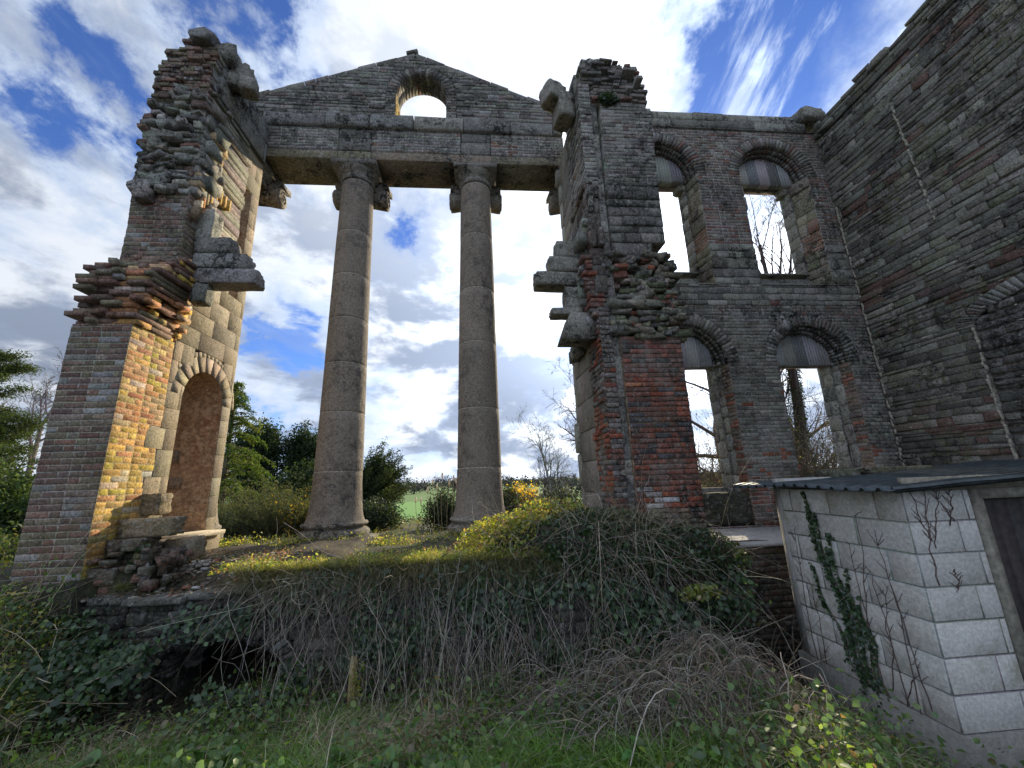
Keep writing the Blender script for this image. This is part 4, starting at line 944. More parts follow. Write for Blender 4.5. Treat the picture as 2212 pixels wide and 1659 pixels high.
# ================================================================== TERRACE WALL WITH BURIED ARCH
def terrace_wall():
    T = thing('retaining_wall', 'low overgrown stone and brick retaining wall with a dark buried arch at its left end', 'wall', (-1.5, 5.0, -.7))
    f = frontY(4.95); mb = MB()
    hole = lambda v: ([(-3.52,-2.08)] if v < -.36 else arch(-2.80,.72,-2,-.36,.42)(v))
    hole2 = lambda v: ([] if v < -.36 else arch(-2.80,.90,-2,-.36,.60)(v))
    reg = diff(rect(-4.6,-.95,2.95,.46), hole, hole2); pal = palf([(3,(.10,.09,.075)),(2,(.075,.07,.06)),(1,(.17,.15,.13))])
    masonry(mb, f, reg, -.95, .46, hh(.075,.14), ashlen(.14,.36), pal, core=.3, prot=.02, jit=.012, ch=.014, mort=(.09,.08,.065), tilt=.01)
    masonry(mb, f, rect(-2.55,.46,2.95,.70), .46, .70, BH, flemish, palf([(2,(.15,.10,.08)),(1,(.14,.12,.10))]), core=.3, prot=.02, jit=.01, mort=(.1,.09,.07))
    mb.build('wall_face', MT['brick_dark'], T)
    mb = MB()
    for d, (rx, rz, th, n) in enumerate(((.72,.42,.17,26),(.60,.33,.16,22),(.50,.26,.14,18))):
        fr = frontY(4.93+.24*d)
        for i in range(n):
            t0, t1 = math.pi*i/n, math.pi*(i+1)/n; g = .012; e = random.uniform(-.03,.03); pr = random.uniform(-.02,.03)
            pt = lambda a, b, t, dd: fr.p(-2.80+a*math.cos(t), -.36+b*math.sin(t), dd)
            mb.hexa([pt(rx+e,rz+e,t0+g,-.26),pt(rx+th,rz+th,t0+g,-.26),pt(rx+th,rz+th,t1-g,-.26),pt(rx+e,rz+e,t1-g,-.26),pt(rx+e,rz+e,t0+g,pr),pt(rx+th,rz+th,t0+g,pr),pt(rx+th,rz+th,t1-g,pr),pt(rx+e,rz+e,t1-g,pr)], pick([(2,(.12,.11,.10)),(1,(.085,.08,.07)),(.5,(.2,.19,.17))]))
    mb.build('stone_arch', MT['stone'], T)
    mb = MB()                                # vault behind the arch
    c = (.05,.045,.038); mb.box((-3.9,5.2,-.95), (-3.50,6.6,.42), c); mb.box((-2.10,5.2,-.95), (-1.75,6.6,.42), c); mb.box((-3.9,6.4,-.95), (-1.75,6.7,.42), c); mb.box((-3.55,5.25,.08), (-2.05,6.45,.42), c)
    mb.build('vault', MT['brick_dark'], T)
    mb = MB()                                # earth over the vault
    xs = np.linspace(-4.3, -1.55, 30); ys = np.linspace(4.92, 7.0, 24); X, Y = np.meshgrid(xs, ys)
    Z = .50+.24*smooth((Y-5.0)/.5)+.02*np.sin(X*7+Y*3)-.25*smooth((X+1.75)/.2)-.2*smooth((Y-6.8)/.2)+rng.normal(0,.012,X.shape)+.06*smooth((X+2.9)/.9)
    V = np.stack([X,Y,Z],-1).reshape(-1,3); ny, nx = X.shape; j, i = np.meshgrid(np.arange(ny-1), np.arange(nx-1), indexing='ij'); a = (j*nx+i).ravel()
    mb.np(V, np.stack([a,a+1,a+nx+1,a+nx],1), np.array([[.07,.055,.035]])*np.ones((len(a),1)))
    mb.box((-4.3,4.96,.40), (-1.6,6.7,.47), (.05,.045,.03))
    mb.build('earth_fill', MT['soil'], T, smooth=False)
    for (a, b, z, y0, cl) in ((-4.08,-3.74,.50,4.84,.15),(-3.73,-3.12,.475,4.82,.13),(-3.10,-2.66,.50,4.85,.12),(-2.72,-2.40,.535,4.88,.22)):
        mb = MB(); stone(mb, frontY(y0), a, b, z-.035, z+.03, -.42, 0, (cl,cl*.93,cl*.8), .012, .008, .01); mb.build('coping_slab', MT['stone'], T)
    return T
TW = terrace_wall()
def slab_wall():
    T = thing('low_brick_wall', 'low dark brick wall capped with a pale dusty slab between red pier and block shed', 'wall', (4.2, 5.5, -.5))
    mb = MB()
    masonry(mb, frontY(5.45), rect(2.90,-.9,8.0,.58), -.9, .58, BH, flemish, palf([(3,(.13,.085,.065)),(2,(.10,.085,.07)),(1,(.17,.14,.12))]), core=.3, prot=.008, jit=.005, mort=(.15,.13,.10))
    mb.build('wall_face', MT['brick_dark'], T)
    mb = MB()
    stone(mb, frontY(5.42), 3.06, 5.2, .60, .645, -1.5, .02, (.47,.45,.43), .008, .004); stone(mb, frontY(5.42), 5.21, 8.0, .60, .64, -1.5, .02, (.42,.40,.38), .008, .004)
    mb.box((3.06,5.44,.585), (8.0,6.9,.602), (.12,.11,.1))
    V = []; F = []; nx, ny = 14, 7
    for j in range(ny):
        for i in range(nx):
            x = 3.07+.075*i; y = 5.60+.2*j; h = .05*math.sin(math.pi*min(1,(i+.5)/nx))*math.sin(math.pi*(j+.5)/ny)+.01*random.random(); V.append((x, y, .650+h*(1 if x < 3.9 else .3)))
    for j in range(ny-1):
        for i in range(nx-1): a = j*nx+i; F.append((a, a+1, a+nx+1, a+nx))
    mb.add(V, F, (.50,.47,.45))
    mb.build('pale_slab', MT['slab'], T)
slab_wall()

# ================================================================== SHED
def shed():
    S = thing('block_shed', 'small pale concrete block shed with corrugated metal roof and dark plank door', 'shed', (4.2, 3.5, -.4))
    X0, X1, Y0, Y1 = 3.2, 6.2, 2.87, 4.13; zt = 1.41; zb = zt-.225*7
    pal = [(4,(.62,.585,.52)),(3,(.59,.56,.50)),(2,(.65,.62,.56))]
    bl = lambda off: (lambda r, k: (.45 if (r+off) % 2 else .225) if k == 0 else .45)
    mb = MB()
    masonry(mb, sideXn(X0), rect(Y0,zb,Y1,zt), zb, zt, lambda: .225, bl(0), lambda u, v: (lambda k: tuple(x*k for x in random.choice(pal)[1]))(random.uniform(.92,1.05)), joint=.011, prot=.0006, ch=.004, jit=.0015, core=.15, mort=(.36,.34,.31), recess=-.0015, tilt=.001, depth=.02)
    masonry(mb, frontY(Y0), rect(X0+.0,zb,3.765,zt), zb, zt, lambda: .225, lambda r, k: (.40 if r % 2 else .51), lambda u, v: (lambda k: tuple(x*k for x in random.choice(pal)[1]))(random.uniform(.92,1.05)), joint=.011, prot=.0006, ch=.004, jit=.0015, core=.10, mort=(.34,.33,.31), recess=-.0015, tilt=.001, depth=.02)
    mb.box((X0+.01,Y1-.02,zb), (X1,Y1+.1,zt+.1), (.45,.43,.4)); mb.box((X1-.1,Y0+.11,zb), (X1,Y1-.03,zt+.1), (.45,.43,.4))
    masonry(mb, frontY(Y0), rect(4.62,zb,X1,zt), zb, zt, lambda: .225, bl(1), palf(pal), joint=.011, prot=.0006, ch=.004, jit=.0015, core=.10, mort=(.34,.33,.31), recess=-.0015, tilt=.001, depth=.02)
    mb.build('block_walls', MT['block'], S)
    mb = MB(); mb.box((X0-.03,Y0-.04,zb-.5), (X1+.02,Y1+.12,zb-.002), (.30,.285,.25)); mb.build('concrete_footing', MT['block'], S)
    mb = MB(); mb.box((X0+.05,Y0-.012,zt+.002), (X1,Y0+.05,zt+.10), (.26,.23,.17)); mb.build('wall_plate', MT['wood'], S)
    d = MB(); d.box((3.77,Y0-.02,zb), (3.85,Y0+.06,zt-.0), (.24,.215,.165)); d.box((3.85,Y0-.018,zt-.075), (4.62,Y0+.06,zt-.001), (.25,.225,.17)); d.box((4.55,Y0-.02,zb), (4.62,Y0+.06,zt-.076), (.24,.215,.165))
    dr = d.build('door_frame', MT['wood'], S)
    d = MB(); x = 3.853
    for k in range(6): d.box((x,Y0+.015+random.uniform(-.002,.002),zb+.02), (x+.113,Y0+.045,zt-.08), (.045*random.uniform(.8,1.3),.038,.033)); x += .1165
    dd = d.build('door', MT['wood'], S)
    d = MB(); d.box((3.83,Y0-.03,.33), (3.99,Y0+.014,.355), (.05,.05,.05)); d.box((3.87,Y0-.045,.315), (3.90,Y0-.028,.37), (.09,.085,.08)); d.build('latch', MT['metal'], dd)
    # corrugated roof: ribs run along X, rising to the right
    mb = MB(); ny = 0; prof = []; y = Y0-.16
    while y < Y1+.30:
        for dy, dz in ((0,0),(.052,.0),(.066,.026),(.088,.026),(.102,0)): prof.append((y+dy, dz))
        y += .132
    xs = np.linspace(2.93, 6.4, 24); V = []; F = []; n = len(prof)
    for i, x in enumerate(xs):
        for (yy, dz) in prof:
            sag = (-.014*math.sin((yy-2.6)*4.5) if i == 0 else -.004*math.sin(i*1.3+yy*2))
            V.append((x, yy, 1.435+.050*(x-2.93)+dz+sag))
    nv = len(V); V += [(a, b, c-.006) for (a, b, c) in V]
    for i in range(len(xs)-1):
        for j in range(n-1): a = i*n+j; F.append((a, a+n, a+n+1, a+1)); F.append((nv+a, nv+a+1, nv+a+n+1, nv+a+n))
    for j in range(n-1): F.append((j, j+1, nv+j+1, nv+j))
    for i in range(len(xs)-1): a = i*n; F.append((a, nv+a, nv+a+n, a+n)); a += n-1; F.append((a, a+n, nv+a+n, nv+a))
    mb.add(V, F, (.075,.09,.095))
    rf = mb.build('corrugated_roof', MT['metal'], S)
    mb = MB(); mb.hexa([(2.98,2.735,1.425),(6.4,2.735,1.60),(6.4,2.735,1.635),(2.98,2.735,1.462),(2.98,2.71,1.41),(6.4,2.71,1.58),(6.4,2.71,1.62),(2.98,2.71,1.45)], (.06,.07,.07)); mb.build('verge_flashing', MT['metal'], rf)
    mb = MB()
    P = np.stack([rng.uniform(3.3,6,700), rng.uniform(2.75,4.3,700), np.zeros(700)], 1); k = (np.sin(P[:,0]*5)+np.sin(P[:,1]*9+P[:,0]*3)) > .7; P = P[k]; P[:,2] = 1.435+.050*(P[:,0]-2.93)+.012
    leaves(mb, P, rng.uniform(.012,.03,len(P)), cols([(3,(.28,.27,.04)),(2,(.12,.13,.03)),(1,(.3,.2,.1))], len(P)), up_bias=2); tag(mb.build('moss', MT['leaf'], rf), kind='stuff')
    mb = MB(); rock(mb, (3.98,4.20,1.535), (.19,.10,.055), (.10,.095,.06), 4, .07, 5, .05, .85); o = mb.build('mossy_block', MT['rubble']); tag(o, 'short dark mossy block lying on the roof edge nearer the window openings', 'block', 'mossy blocks on the shed roof')
    mb = MB(); rock(mb, (4.72,4.22,1.56), (.42,.07,.035), (.12,.11,.07), 5, .06, 6, .03, .85); o = mb.build('mossy_block', MT['rubble']); tag(o, 'long thin yellow-mossed plank lying on the roof toward the rubble wall', 'block', 'mossy blocks on the shed roof')
shed()
# ================================================================== NEAR VEGETATION
GREEN = [(4,(.12,.22,.045)),(3,(.17,.27,.06)),(2,(.075,.14,.035)),(1,(.24,.26,.10))]
STRAW = [(3,(.42,.36,.24)),(2,(.26,.21,.14)),(1,(.55,.48,.34))]
STEM = [(4,(.33,.29,.235)),(2,(.16,.13,.105)),(3,(.50,.45,.37)),(1,(.28,.19,.14))]
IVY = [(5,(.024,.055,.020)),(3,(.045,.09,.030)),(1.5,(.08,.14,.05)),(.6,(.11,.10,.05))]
LITL = [(4,(.26,.32,.05)),(3,(.36,.37,.07)),(2,(.13,.19,.04)),(1,(.32,.2,.09)),(1,(.48,.40,.10))]  # leaf colours brightened and yellowed to stand for sunlight
def onground(x, y, dz=0): return np.stack([x, y, gz(x, y)+dz], -1)
def hdir(n, tilt): a = rng.uniform(0, 2*math.pi, n); t = np.abs(rng.normal(0, tilt, n)); return np.stack([np.sin(t)*np.cos(a), np.sin(t)*np.sin(a), np.cos(t)], -1)
def sel(x, y, *a):
    k = np.ones(len(x), bool)
    k &= ~((x > 3.05) & (x < 6.3) & (y > 2.75) & (y < 4.3))
    return k
def grass():
    mb = MB(); n = 39000
    x = rng.uniform(-4.6, 4.6, n); y = rng.uniform(1.9, 4.75, n); k = sel(x, y); 
    f = np.sin(x*2.3+1)+np.sin(y*3.1+x)+np.sin(x*5.1-y*2)*.6; k &= (f+rng.normal(0, .8, n)) > -.5; x, y, f = x[k], y[k], f[k]; n = len(x)
    L = rng.uniform(.06, .20, n)*(1+.5*np.clip(f, 0, 1.2)); blades(mb, onground(x, y, -.01), hdir(n, .45), L, rng.uniform(.003,.007,n), rng.uniform(.15,.8,n), cols(GREEN+[(1.2,STRAW[0][1])], n))
    for (cx, cy, s, m) in ((.30,3.15,.30,1500),(-.1,3.0,.35,900),(-1.3,3.3,.4,900),(.9,3.0,.3,600),(-2.4,3.6,.4,700),(-1.0,4.1,.5,900),(1.5,3.0,.25,400),(-1.9,3.1,.3,500)):
        x = rng.normal(cx, s*.6, m); y = rng.normal(cy, s*.4, m); blades(mb, onground(x, y, -.01), hdir(m, .35), rng.uniform(.15,.36,m), rng.uniform(.004,.008,m), rng.uniform(.3,.9,m), cols([(3,(.15,.29,.05)),(2,(.20,.34,.07))], m))
    tag(mb.build('grass', MT['grass']), kind='stuff')
    mb = MB(); n = 7000
    x = rng.uniform(-4.0, 3.1, n); y = rng.uniform(2.9, 4.85, n); k = sel(x, y) & (rng.random(n) < .6); x, y = x[k], y[k]; n = len(x)
    blades(mb, onground(x, y), hdir(n, .8), rng.uniform(.12,.42,n), rng.uniform(.002,.005,n), rng.uniform(.3,1.0,n), cols(STRAW, n), 4)
    for (cx, cy, m) in ((-.95,3.75,700),(-.4,3.9,500),(2.1,2.9,500),(1.9,3.2,400),(-2.9,3.9,400)):
        x = rng.normal(cx, .22, m); y = rng.normal(cy, .16, m); blades(mb, onground(x, y), hdir(m, .6), rng.uniform(.2,.5,m), rng.uniform(.003,.006,m), rng.uniform(.5,1.1,m), cols(STRAW, m), 4)
    tag(mb.build('dead_grass', MT['straw']), kind='stuff')
grass()
def ground_leaves():
    mb = MB(); n = 30000
    x = rng.uniform(-4.8, 3.3, n); y = rng.uniform(2.2, 4.9, n); k = sel(x, y); f = np.sin(x*3.3+2)+np.sin(y*4.1-x*1.5)+np.sin(x*1.1+y*6)*.5; k &= (f+rng.normal(0,.7,n)) > 0; x, y = x[k], y[k]; n = len(x)
    leaves(mb, onground(x, y, 0)+np.stack([0*x,0*x,np.abs(rng.normal(.09,.12,n))],-1), rng.uniform(.018,.06,n), cols([(4,(.12,.22,.05)),(3,(.07,.14,.035)),(2,(.19,.27,.07)),(.5,(.2,.15,.08))], n), up_bias=1.2, aspect=.75)
    tag(mb.build('ground_cover_leaves', MT['leaf']), kind='stuff')
ground_leaves()
def ivy_on_wall():
    mb = MB(); P = []
    def patch(n, x0, x1, z0, z1, y0=4.93, th=.16, dens=None):
        x = rng.uniform(x0, x1, n); z = rng.uniform(z0, z1, n); y = y0-np.abs(rng.normal(0, th, n))
        f = np.sin(x*4.3+z*3)+np.sin(z*7.1-x*2.2)+np.sin(x*9.7+1)*.5; k = (f+rng.normal(0,.6,n)) > (dens if dens is not None else -.2)
        P.append(np.stack([x,y,z],-1)[k])
    patch(8000, -2.2, 3.0, .25, .70, th=.10, dens=-.7); patch(9000, -2.1, 1.0, -.6, .42, th=.09, dens=.25); patch(9000, .8, 3.0, -.6, .5, th=.26, dens=-.3); patch(3500, -4.5, -3.4, -.5, .45, y0=4.85, th=.22, dens=-.2)
    patch(3200, -4.3, -3.1, -.7, .2, y0=4.6, th=.3, dens=-.3); patch(1500, -3.3, -1.9, -.75, -.1, y0=4.6, th=.2, dens=.8); patch(900, -3.6, -2.0, .1, .45, y0=4.85, th=.1, dens=.9)
    patch(5000, -2.1, 2.9, -.5, .62, y0=4.79, th=.05, dens=.9)
    P = np.concatenate(P); n = len(P); leaves(mb, P, rng.uniform(.022,.07,n), cols(IVY+[(1,(.08,.13,.045))], n), aspect=.85, N=np.array([[0,-1,.35]])*np.ones((n,1)))
    tag(mb.build('ivy_cover', MT['leaf_gloss']), kind='stuff')
    # moss patches on the wall face
ivy_on_wall()
def wavy(n, k, start, step, amp, seedn=None):
    """n wandering polylines of k points; step: (n,3) mean step per point."""
    P = np.empty((n, k, 3)); P[:,0] = start; v = np.array(step, float).copy()
    for i in range(1, k):
        v = v + rng.normal(0, 1, (n,3))*amp; P[:,i] = P[:,i-1]+v
    return P
def dead_stems():
    mb = MB()
    # matted roots and dead bramble hanging over the wall head
    n = 800; x = np.concatenate([rng.normal(-1.75,.38,330), rng.uniform(-2.4,2.9,220), rng.normal(1.7,.45,250)]); y = rng.uniform(4.66,4.93,n); z = .70+rng.uniform(-.18,.03,n)+np.where(x > .7, .25*np.exp(-((x-1.5)/.8)**2), 0)
    L = rng.uniform(.02,.075,n)[:,None]; st = np.stack([rng.normal(0,.012,n), -rng.uniform(0,.02,n), -np.ones(n)*1.0],-1)*np.concatenate([np.ones((n,2)), L],1)
    P = wavy(n, 9, np.stack([x,y,z],-1), st, rng.uniform(.008,.03,(n,1))); P[:,:,1] = np.minimum(P[:,:,1], 4.93); tubes(mb, P, np.linspace(1,.5,9)*rng.uniform(.0016,.0048,n)[:,None], cols(STEM, n))
    # thin dead stalks standing against the wall
    n = 420; x = np.concatenate([rng.uniform(-2.1,1.6,240), rng.normal(-.1,.5,180)]); y = rng.uniform(4.0,4.88,n)
    h = rng.uniform(.25,1.05,n); st = np.stack([rng.normal(0,.018,n), rng.normal(.0,.012,n), h/8],-1)
    P = wavy(n, 9, onground(x, y), st, rng.uniform(.005,.024,(n,1))); P[:,:,1] = np.minimum(P[:,:,1], 4.9); tubes(mb, P, np.linspace(1,.4,9)*rng.uniform(.0018,.0052,n)[:,None], cols(STEM, n))
    tag(mb.build('dead_stems', MT['straw']), kind='stuff')
    # arching bramble tangle in front of the shed and wall
    mb = MB(); n = 1500
    x = np.concatenate([rng.normal(1.55,.6,700), rng.uniform(.1,2.9,500), rng.normal(2.5,.35,300)]); y = np.concatenate([rng.normal(3.75,.38,700), rng.uniform(3.1,4.6,500), rng.normal(4.3,.3,300)])
    k = (y < 4.85) & (x < 3.12); x, y = x[k], y[k]; n = len(x); a = rng.uniform(0, 2*math.pi, n); L = rng.uniform(.3,1.0,n); H = rng.uniform(.08,.50,n)*np.exp(-((x-1.7)/1.2)**2)
    t = np.linspace(0,1,9)[None,:]; P = np.empty((n,9,3)); P[:,:,0] = x[:,None]+(np.cos(a)*L)[:,None]*(t-.5); P[:,:,1] = y[:,None]+(np.sin(a)*L*.6)[:,None]*(t-.5)
    P[:,:,2] = gz(P[:,:,0], np.minimum(P[:,:,1], 4.9))+.02+(H[:,None])*4*t*(1-t)*1.0+rng.uniform(0,.15,n)[:,None]; P += np.cumsum(rng.normal(0,.014,P.shape),1)*rng.uniform(.3,1.6,(n,1,1)); P[:,:,1] = np.minimum(P[:,:,1], 4.9)
    P[:,:,0] = np.where((P[:,:,1] < 4.2) & (P[:,:,1] > 2.7), np.minimum(P[:,:,0], 3.15), P[:,:,0])
    tubes(mb, P, np.linspace(1,.6,9)*rng.uniform(.0014,.0048,n)[:,None], cols(STEM+[(2,(.34,.27,.18))], n))
    n = 120; x = rng.uniform(.9,2.9,n); y = rng.uniform(3.5,4.8,n); st = np.stack([rng.normal(0,.07,n), rng.normal(-.01,.03,n), rng.uniform(.06,.13,n)],-1)
    P = wavy(n, 10, onground(x,y), st, .012); P[:,:,2] -= (np.linspace(0,1,10)**2*.5)[None,:]*rng.uniform(.3,1,n)[:,None]; P[:,:,1] = np.minimum(P[:,:,1], 5.3); P[:,:,0] = np.minimum(P[:,:,0], 3.15)
    tubes(mb, P, np.linspace(1,.35,10)*rng.uniform(.002,.0045,n)[:,None], cols(STEM, n), 4)
    tag(mb.build('bramble_tangle', MT['straw']), kind='stuff')
    mb = MB(); n = 4200; x = rng.uniform(.2,3.0,n); y = rng.uniform(3.0,4.75,n); f = np.sin(x*5+y*3)+np.sin(y*6.1-x*2)+rng.normal(0,.6,n); k = f > .2; x, y = x[k], y[k]; n = len(x); leaves(mb, onground(x,y)+np.stack([0*x,0*x,rng.uniform(.02,.5,n)*np.exp(-((x-1.6)/1.2)**2)],-1), rng.uniform(.025,.065,n), cols([(4,(.045,.09,.025)),(2,(.09,.14,.04)),(1,(.14,.19,.05))], n), aspect=.75); tag(mb.build('bramble_leaves', MT['leaf']), kind='stuff')
dead_stems()
def terrace_edge():
    mb = MB(); n = 9000; x = rng.uniform(-2.7,1.9,n); y = 4.80+np.abs(rng.normal(0,.35,n)); z = np.where(y < 5.05, .74, gz(x, np.maximum(y,5.13)))
    blades(mb, np.stack([x,y,z-.01],-1), hdir(n,.6), rng.uniform(.04,.16,n), rng.uniform(.003,.006,n), rng.uniform(.2,.8,n), cols([(4,(.26,.34,.05)),(3,(.38,.38,.09)),(2,(.45,.38,.20)),(2,(.13,.19,.04))], n))  # blade colours raised toward yellow for the sun along the edge
    n = 9000; x = rng.uniform(-2.6,2.9,n); y = rng.uniform(4.78,5.05,n); z = .76+rng.uniform(-.16,.02,n)
    blades(mb, np.stack([x,y,z],-1), unit(np.stack([rng.normal(0,.6,n), -np.abs(rng.normal(.5,.4,n)), rng.normal(.2,.6,n)],-1)), rng.uniform(.05,.20,n), rng.uniform(.002,.005,n), rng.uniform(.6,1.3,n), cols([(3,(.10,.11,.03)),(3,(.22,.18,.10)),(2,(.07,.10,.025))], n))
    tag(mb.build('terrace_grass', MT['grass']), kind='stuff')
    mb = MB(); n = 9000; x = rng.uniform(-2.9,1.6,n); y = 4.80+np.abs(rng.normal(0,.45,n)); k = rng.random(n) < np.where(y < 5.3, 1, .4); k &= (np.sin(x*4.1)+np.sin(x*9.3+y*5)*.7+rng.normal(0,.6,n)) > -.1; x, y = x[k], y[k]; n = len(x)
    leaves(mb, np.stack([x,y,np.maximum(.72, gz(x, np.maximum(y,5.13)))+np.abs(rng.normal(.03,.04,n))],-1), rng.uniform(.015,.045,n), cols(LITL+[(2.5,(.20,.11,.065)),(4,(.09,.15,.03))], n), up_bias=.8)
    tag(mb.build('terrace_leaves', MT['leaf']), kind='stuff')
terrace_edge()
def mound():
    M_ = thing('bramble_mound', 'mound of brambles and ivy swallowing the wall head before the broken pier', 'bramble', (1.2,5.1,.6))
    mb = MB()
    for c, s, sd in (((1.45,5.2,.72),(.85,.42,.36),1),((.75,5.35,.70),(.55,.38,.28),2),((2.2,5.02,.62),(.75,.32,.28),3)): rock(mb, c, s, (.045,.04,.025), sd, .08, 6, 0, .35)
    mb.build('earth', MT['soil'], M_)
    def shell(n, parts, th):
        out = []
        for c, s, w in parts:
            m = int(n*w); d = unit(rng.normal(0,1,(m,3))); d[:,2] = np.abs(d[:,2]); d[:,1] = -np.abs(d[:,1])*np.sign(rng.uniform(-1,3,m)); out.append(np.array(c)+d*np.array(s)*(1+rng.uniform(-.05,th,(m,1))))
        return np.concatenate(out)
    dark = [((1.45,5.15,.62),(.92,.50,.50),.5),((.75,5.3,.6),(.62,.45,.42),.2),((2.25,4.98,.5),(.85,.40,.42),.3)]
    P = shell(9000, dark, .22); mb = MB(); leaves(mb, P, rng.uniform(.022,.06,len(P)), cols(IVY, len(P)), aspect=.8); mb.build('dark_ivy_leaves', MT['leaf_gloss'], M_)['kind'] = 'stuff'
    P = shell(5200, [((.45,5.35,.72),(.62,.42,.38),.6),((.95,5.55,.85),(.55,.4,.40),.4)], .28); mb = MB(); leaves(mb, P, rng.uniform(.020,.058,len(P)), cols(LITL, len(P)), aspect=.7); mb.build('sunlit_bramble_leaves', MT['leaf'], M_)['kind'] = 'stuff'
    mb = MB(); n = 420; P0 = shell(n, dark+[((.5,5.35,.75),(.6,.4,.4),.2)], .1); n = len(P0); st = np.stack([rng.normal(0,.03,n), -rng.uniform(0,.03,n), rng.normal(.01,.04,n)],-1)
    P = wavy(n, 9, P0, st, rng.uniform(.01,.03,(n,1))); P[:,:,2] -= (np.linspace(0,1,9)**2)[None,:]*.15; tubes(mb, P, np.linspace(1,.5,9)*rng.uniform(.0016,.0048,n)[:,None], cols(STEM, n)); mb.build('bramble_stems', MT['straw'], M_)['kind'] = 'stuff'
    mb = MB(); n = 700; x = rng.normal(1.75,.33,n); y = rng.normal(5.0,.12,n); blades(mb, np.stack([x,y,1.02+rng.uniform(-.15,.1,n)],-1), hdir(n,.9), rng.uniform(.15,.5,n), rng.uniform(.003,.006,n), rng.uniform(.5,1.3,n), cols(STRAW+[(2,(.10,.12,.05))], n), 4)
    mb.build('dead_grass_tuft', MT['straw'], M_)['kind'] = 'stuff'
mound()
def left_bank():
    B = thing('hedge_bramble', 'sunlit tangle of pale bramble stems and leaves beside the brick wall foot', 'bramble', (-4.9,4.3,0))
    mb = MB(); n = 11000; x = rng.uniform(-7.2,-3.7,n); y = rng.uniform(3.3,5.4,n); k = (x < -5.2) | (y < 4.7); x, y = x[k], y[k]; n = len(x); P = onground(x,y)+np.stack([0*x,0*x,rng.uniform(0,.30,n)*(1+.5*(x < -4.9))],-1)
    leaves(mb, P, rng.uniform(.02,.05,n), cols(LITL+[(3,(.05,.09,.02))], n)); mb.build('bramble_leaves', MT['leaf'], B)['kind'] = 'stuff'
    mb = MB(); n = 900; x = rng.uniform(-6.4,-3.6,n); y = rng.uniform(3.2,4.7,n); st = np.stack([rng.normal(0,.05,n), rng.normal(0,.04,n), rng.uniform(.0,.07,n)],-1)
    P = wavy(n, 9, onground(x,y), st, .02); P[:,:,2] = np.maximum(P[:,:,2]-(np.linspace(0,1,9)**2)[None,:]*.25, gz(P[:,:,0],P[:,:,1])); tubes(mb, P, np.linspace(1,.5,9)*rng.uniform(.002,.006,n)[:,None], cols(STRAW+[(2,(.22,.2,.1))], n)); mb.build('bramble_stems', MT['straw'], B)['kind'] = 'stuff'
left_bank()
def foot_weeds():
    mb = MB(); P = []
    for cx, cy, m in ((-2.52,7.0,900),(-2.9,6.9,500),(0.0,6.9,1500),(.4,6.8,900),(-4.2,7.4,500),(-1.4,6.6,700)):
        P.append(np.stack([rng.normal(cx,.32,m), rng.normal(cy,.12,m), .68+np.abs(rng.normal(0,.07,m))],-1))
    P = np.concatenate(P); n = len(P); leaves(mb, P, rng.uniform(.02,.05,n), cols(LITL+[(3,(.08,.13,.03))], n), up_bias=.6); tag(mb.build('terrace_weeds', MT['leaf']), kind='stuff')
foot_weeds()
def rubble_chips():
    mb = MB()
    for i in range(420):
        x = random.uniform(-4.25,-1.9); y = random.uniform(4.9,5.9); z = .50+.24*float(smooth((y-5.0)/.5))+.01; s = random.uniform(.008,.03)
        rock(mb, (x,y,z), (s*1.5,s,s*.5), pick([(3,(.30,.27,.22)),(2,(.2,.15,.11)),(1,(.35,.14,.09)),(1,(.45,.42,.36))]), i, .2, 1, random.uniform(0,3))
    tag(mb.build('stone_chips', MT['slab']), kind='stuff')
    mb = MB(); n = 2500; x = rng.uniform(-4.6,-1.9,n); y = rng.uniform(4.88,6.2,n); leaves(mb, np.stack([x,y,.52+.24*smooth((y-5.0)/.5)+np.abs(rng.normal(0,.015,n))],-1), rng.uniform(.015,.04,n), cols([(3,(.16,.10,.06)),(2,(.22,.17,.11)),(2,(.06,.08,.025))], n), up_bias=1.5); tag(mb.build('leaf_litter', MT['leaf']), kind='stuff')
rubble_chips()
# ------------------------------------------------------------------ single plants
def big_leaf(mb, base, az, el, L, W, col, bend=.6):
    k = 7; V = []; F = []; d = np.array([math.cos(az)*math.cos(el), math.sin(az)*math.cos(el), math.sin(el)]); side = np.array([-math.sin(az), math.cos(az), 0]); upv = np.cross(side, d)*-1
    if upv[2] < 0: upv = -upv
    for i in range(k+1):
        t = i/k; c = np.array(base)+d*L*t-np.array([0,0,1])*bend*L*t*t; w = W*.5*(math.sin(math.pi*min(1,t**.8))**.75)+.002
        wv = .12*W*math.sin(t*17+az*3)
        V += [tuple(c-side*w+upv*(w*.35+wv*.3)), tuple(c), tuple(c+side*w+upv*(w*.35-wv*.3))]
    for i in range(k): a = i*3; F += [(a,a+1,a+4,a+3),(a+1,a+2,a+5,a+4)]
    mb.add(V, F, col)
def dock(seed, n=9, L=.24):
    r_ = random.Random(seed); t = thing('dock_plant', 'x', 'plant', (0,0,0), 'broad-leaved dock plants in the foreground')
    for i in range(n):
        mb = MB(); big_leaf(mb, (0,0,0), 6.283*i/n+r_.uniform(-.4,.4), R(r_.uniform(25,75)), L*r_.uniform(.6,1.2), L*r_.uniform(.28,.42), tuple(c*r_.uniform(.8,1.3) for c in (.09,.18,.05)), r_.uniform(.35,.8)); mb.build('leaf', MT['leaf_gloss'], t)
    return t
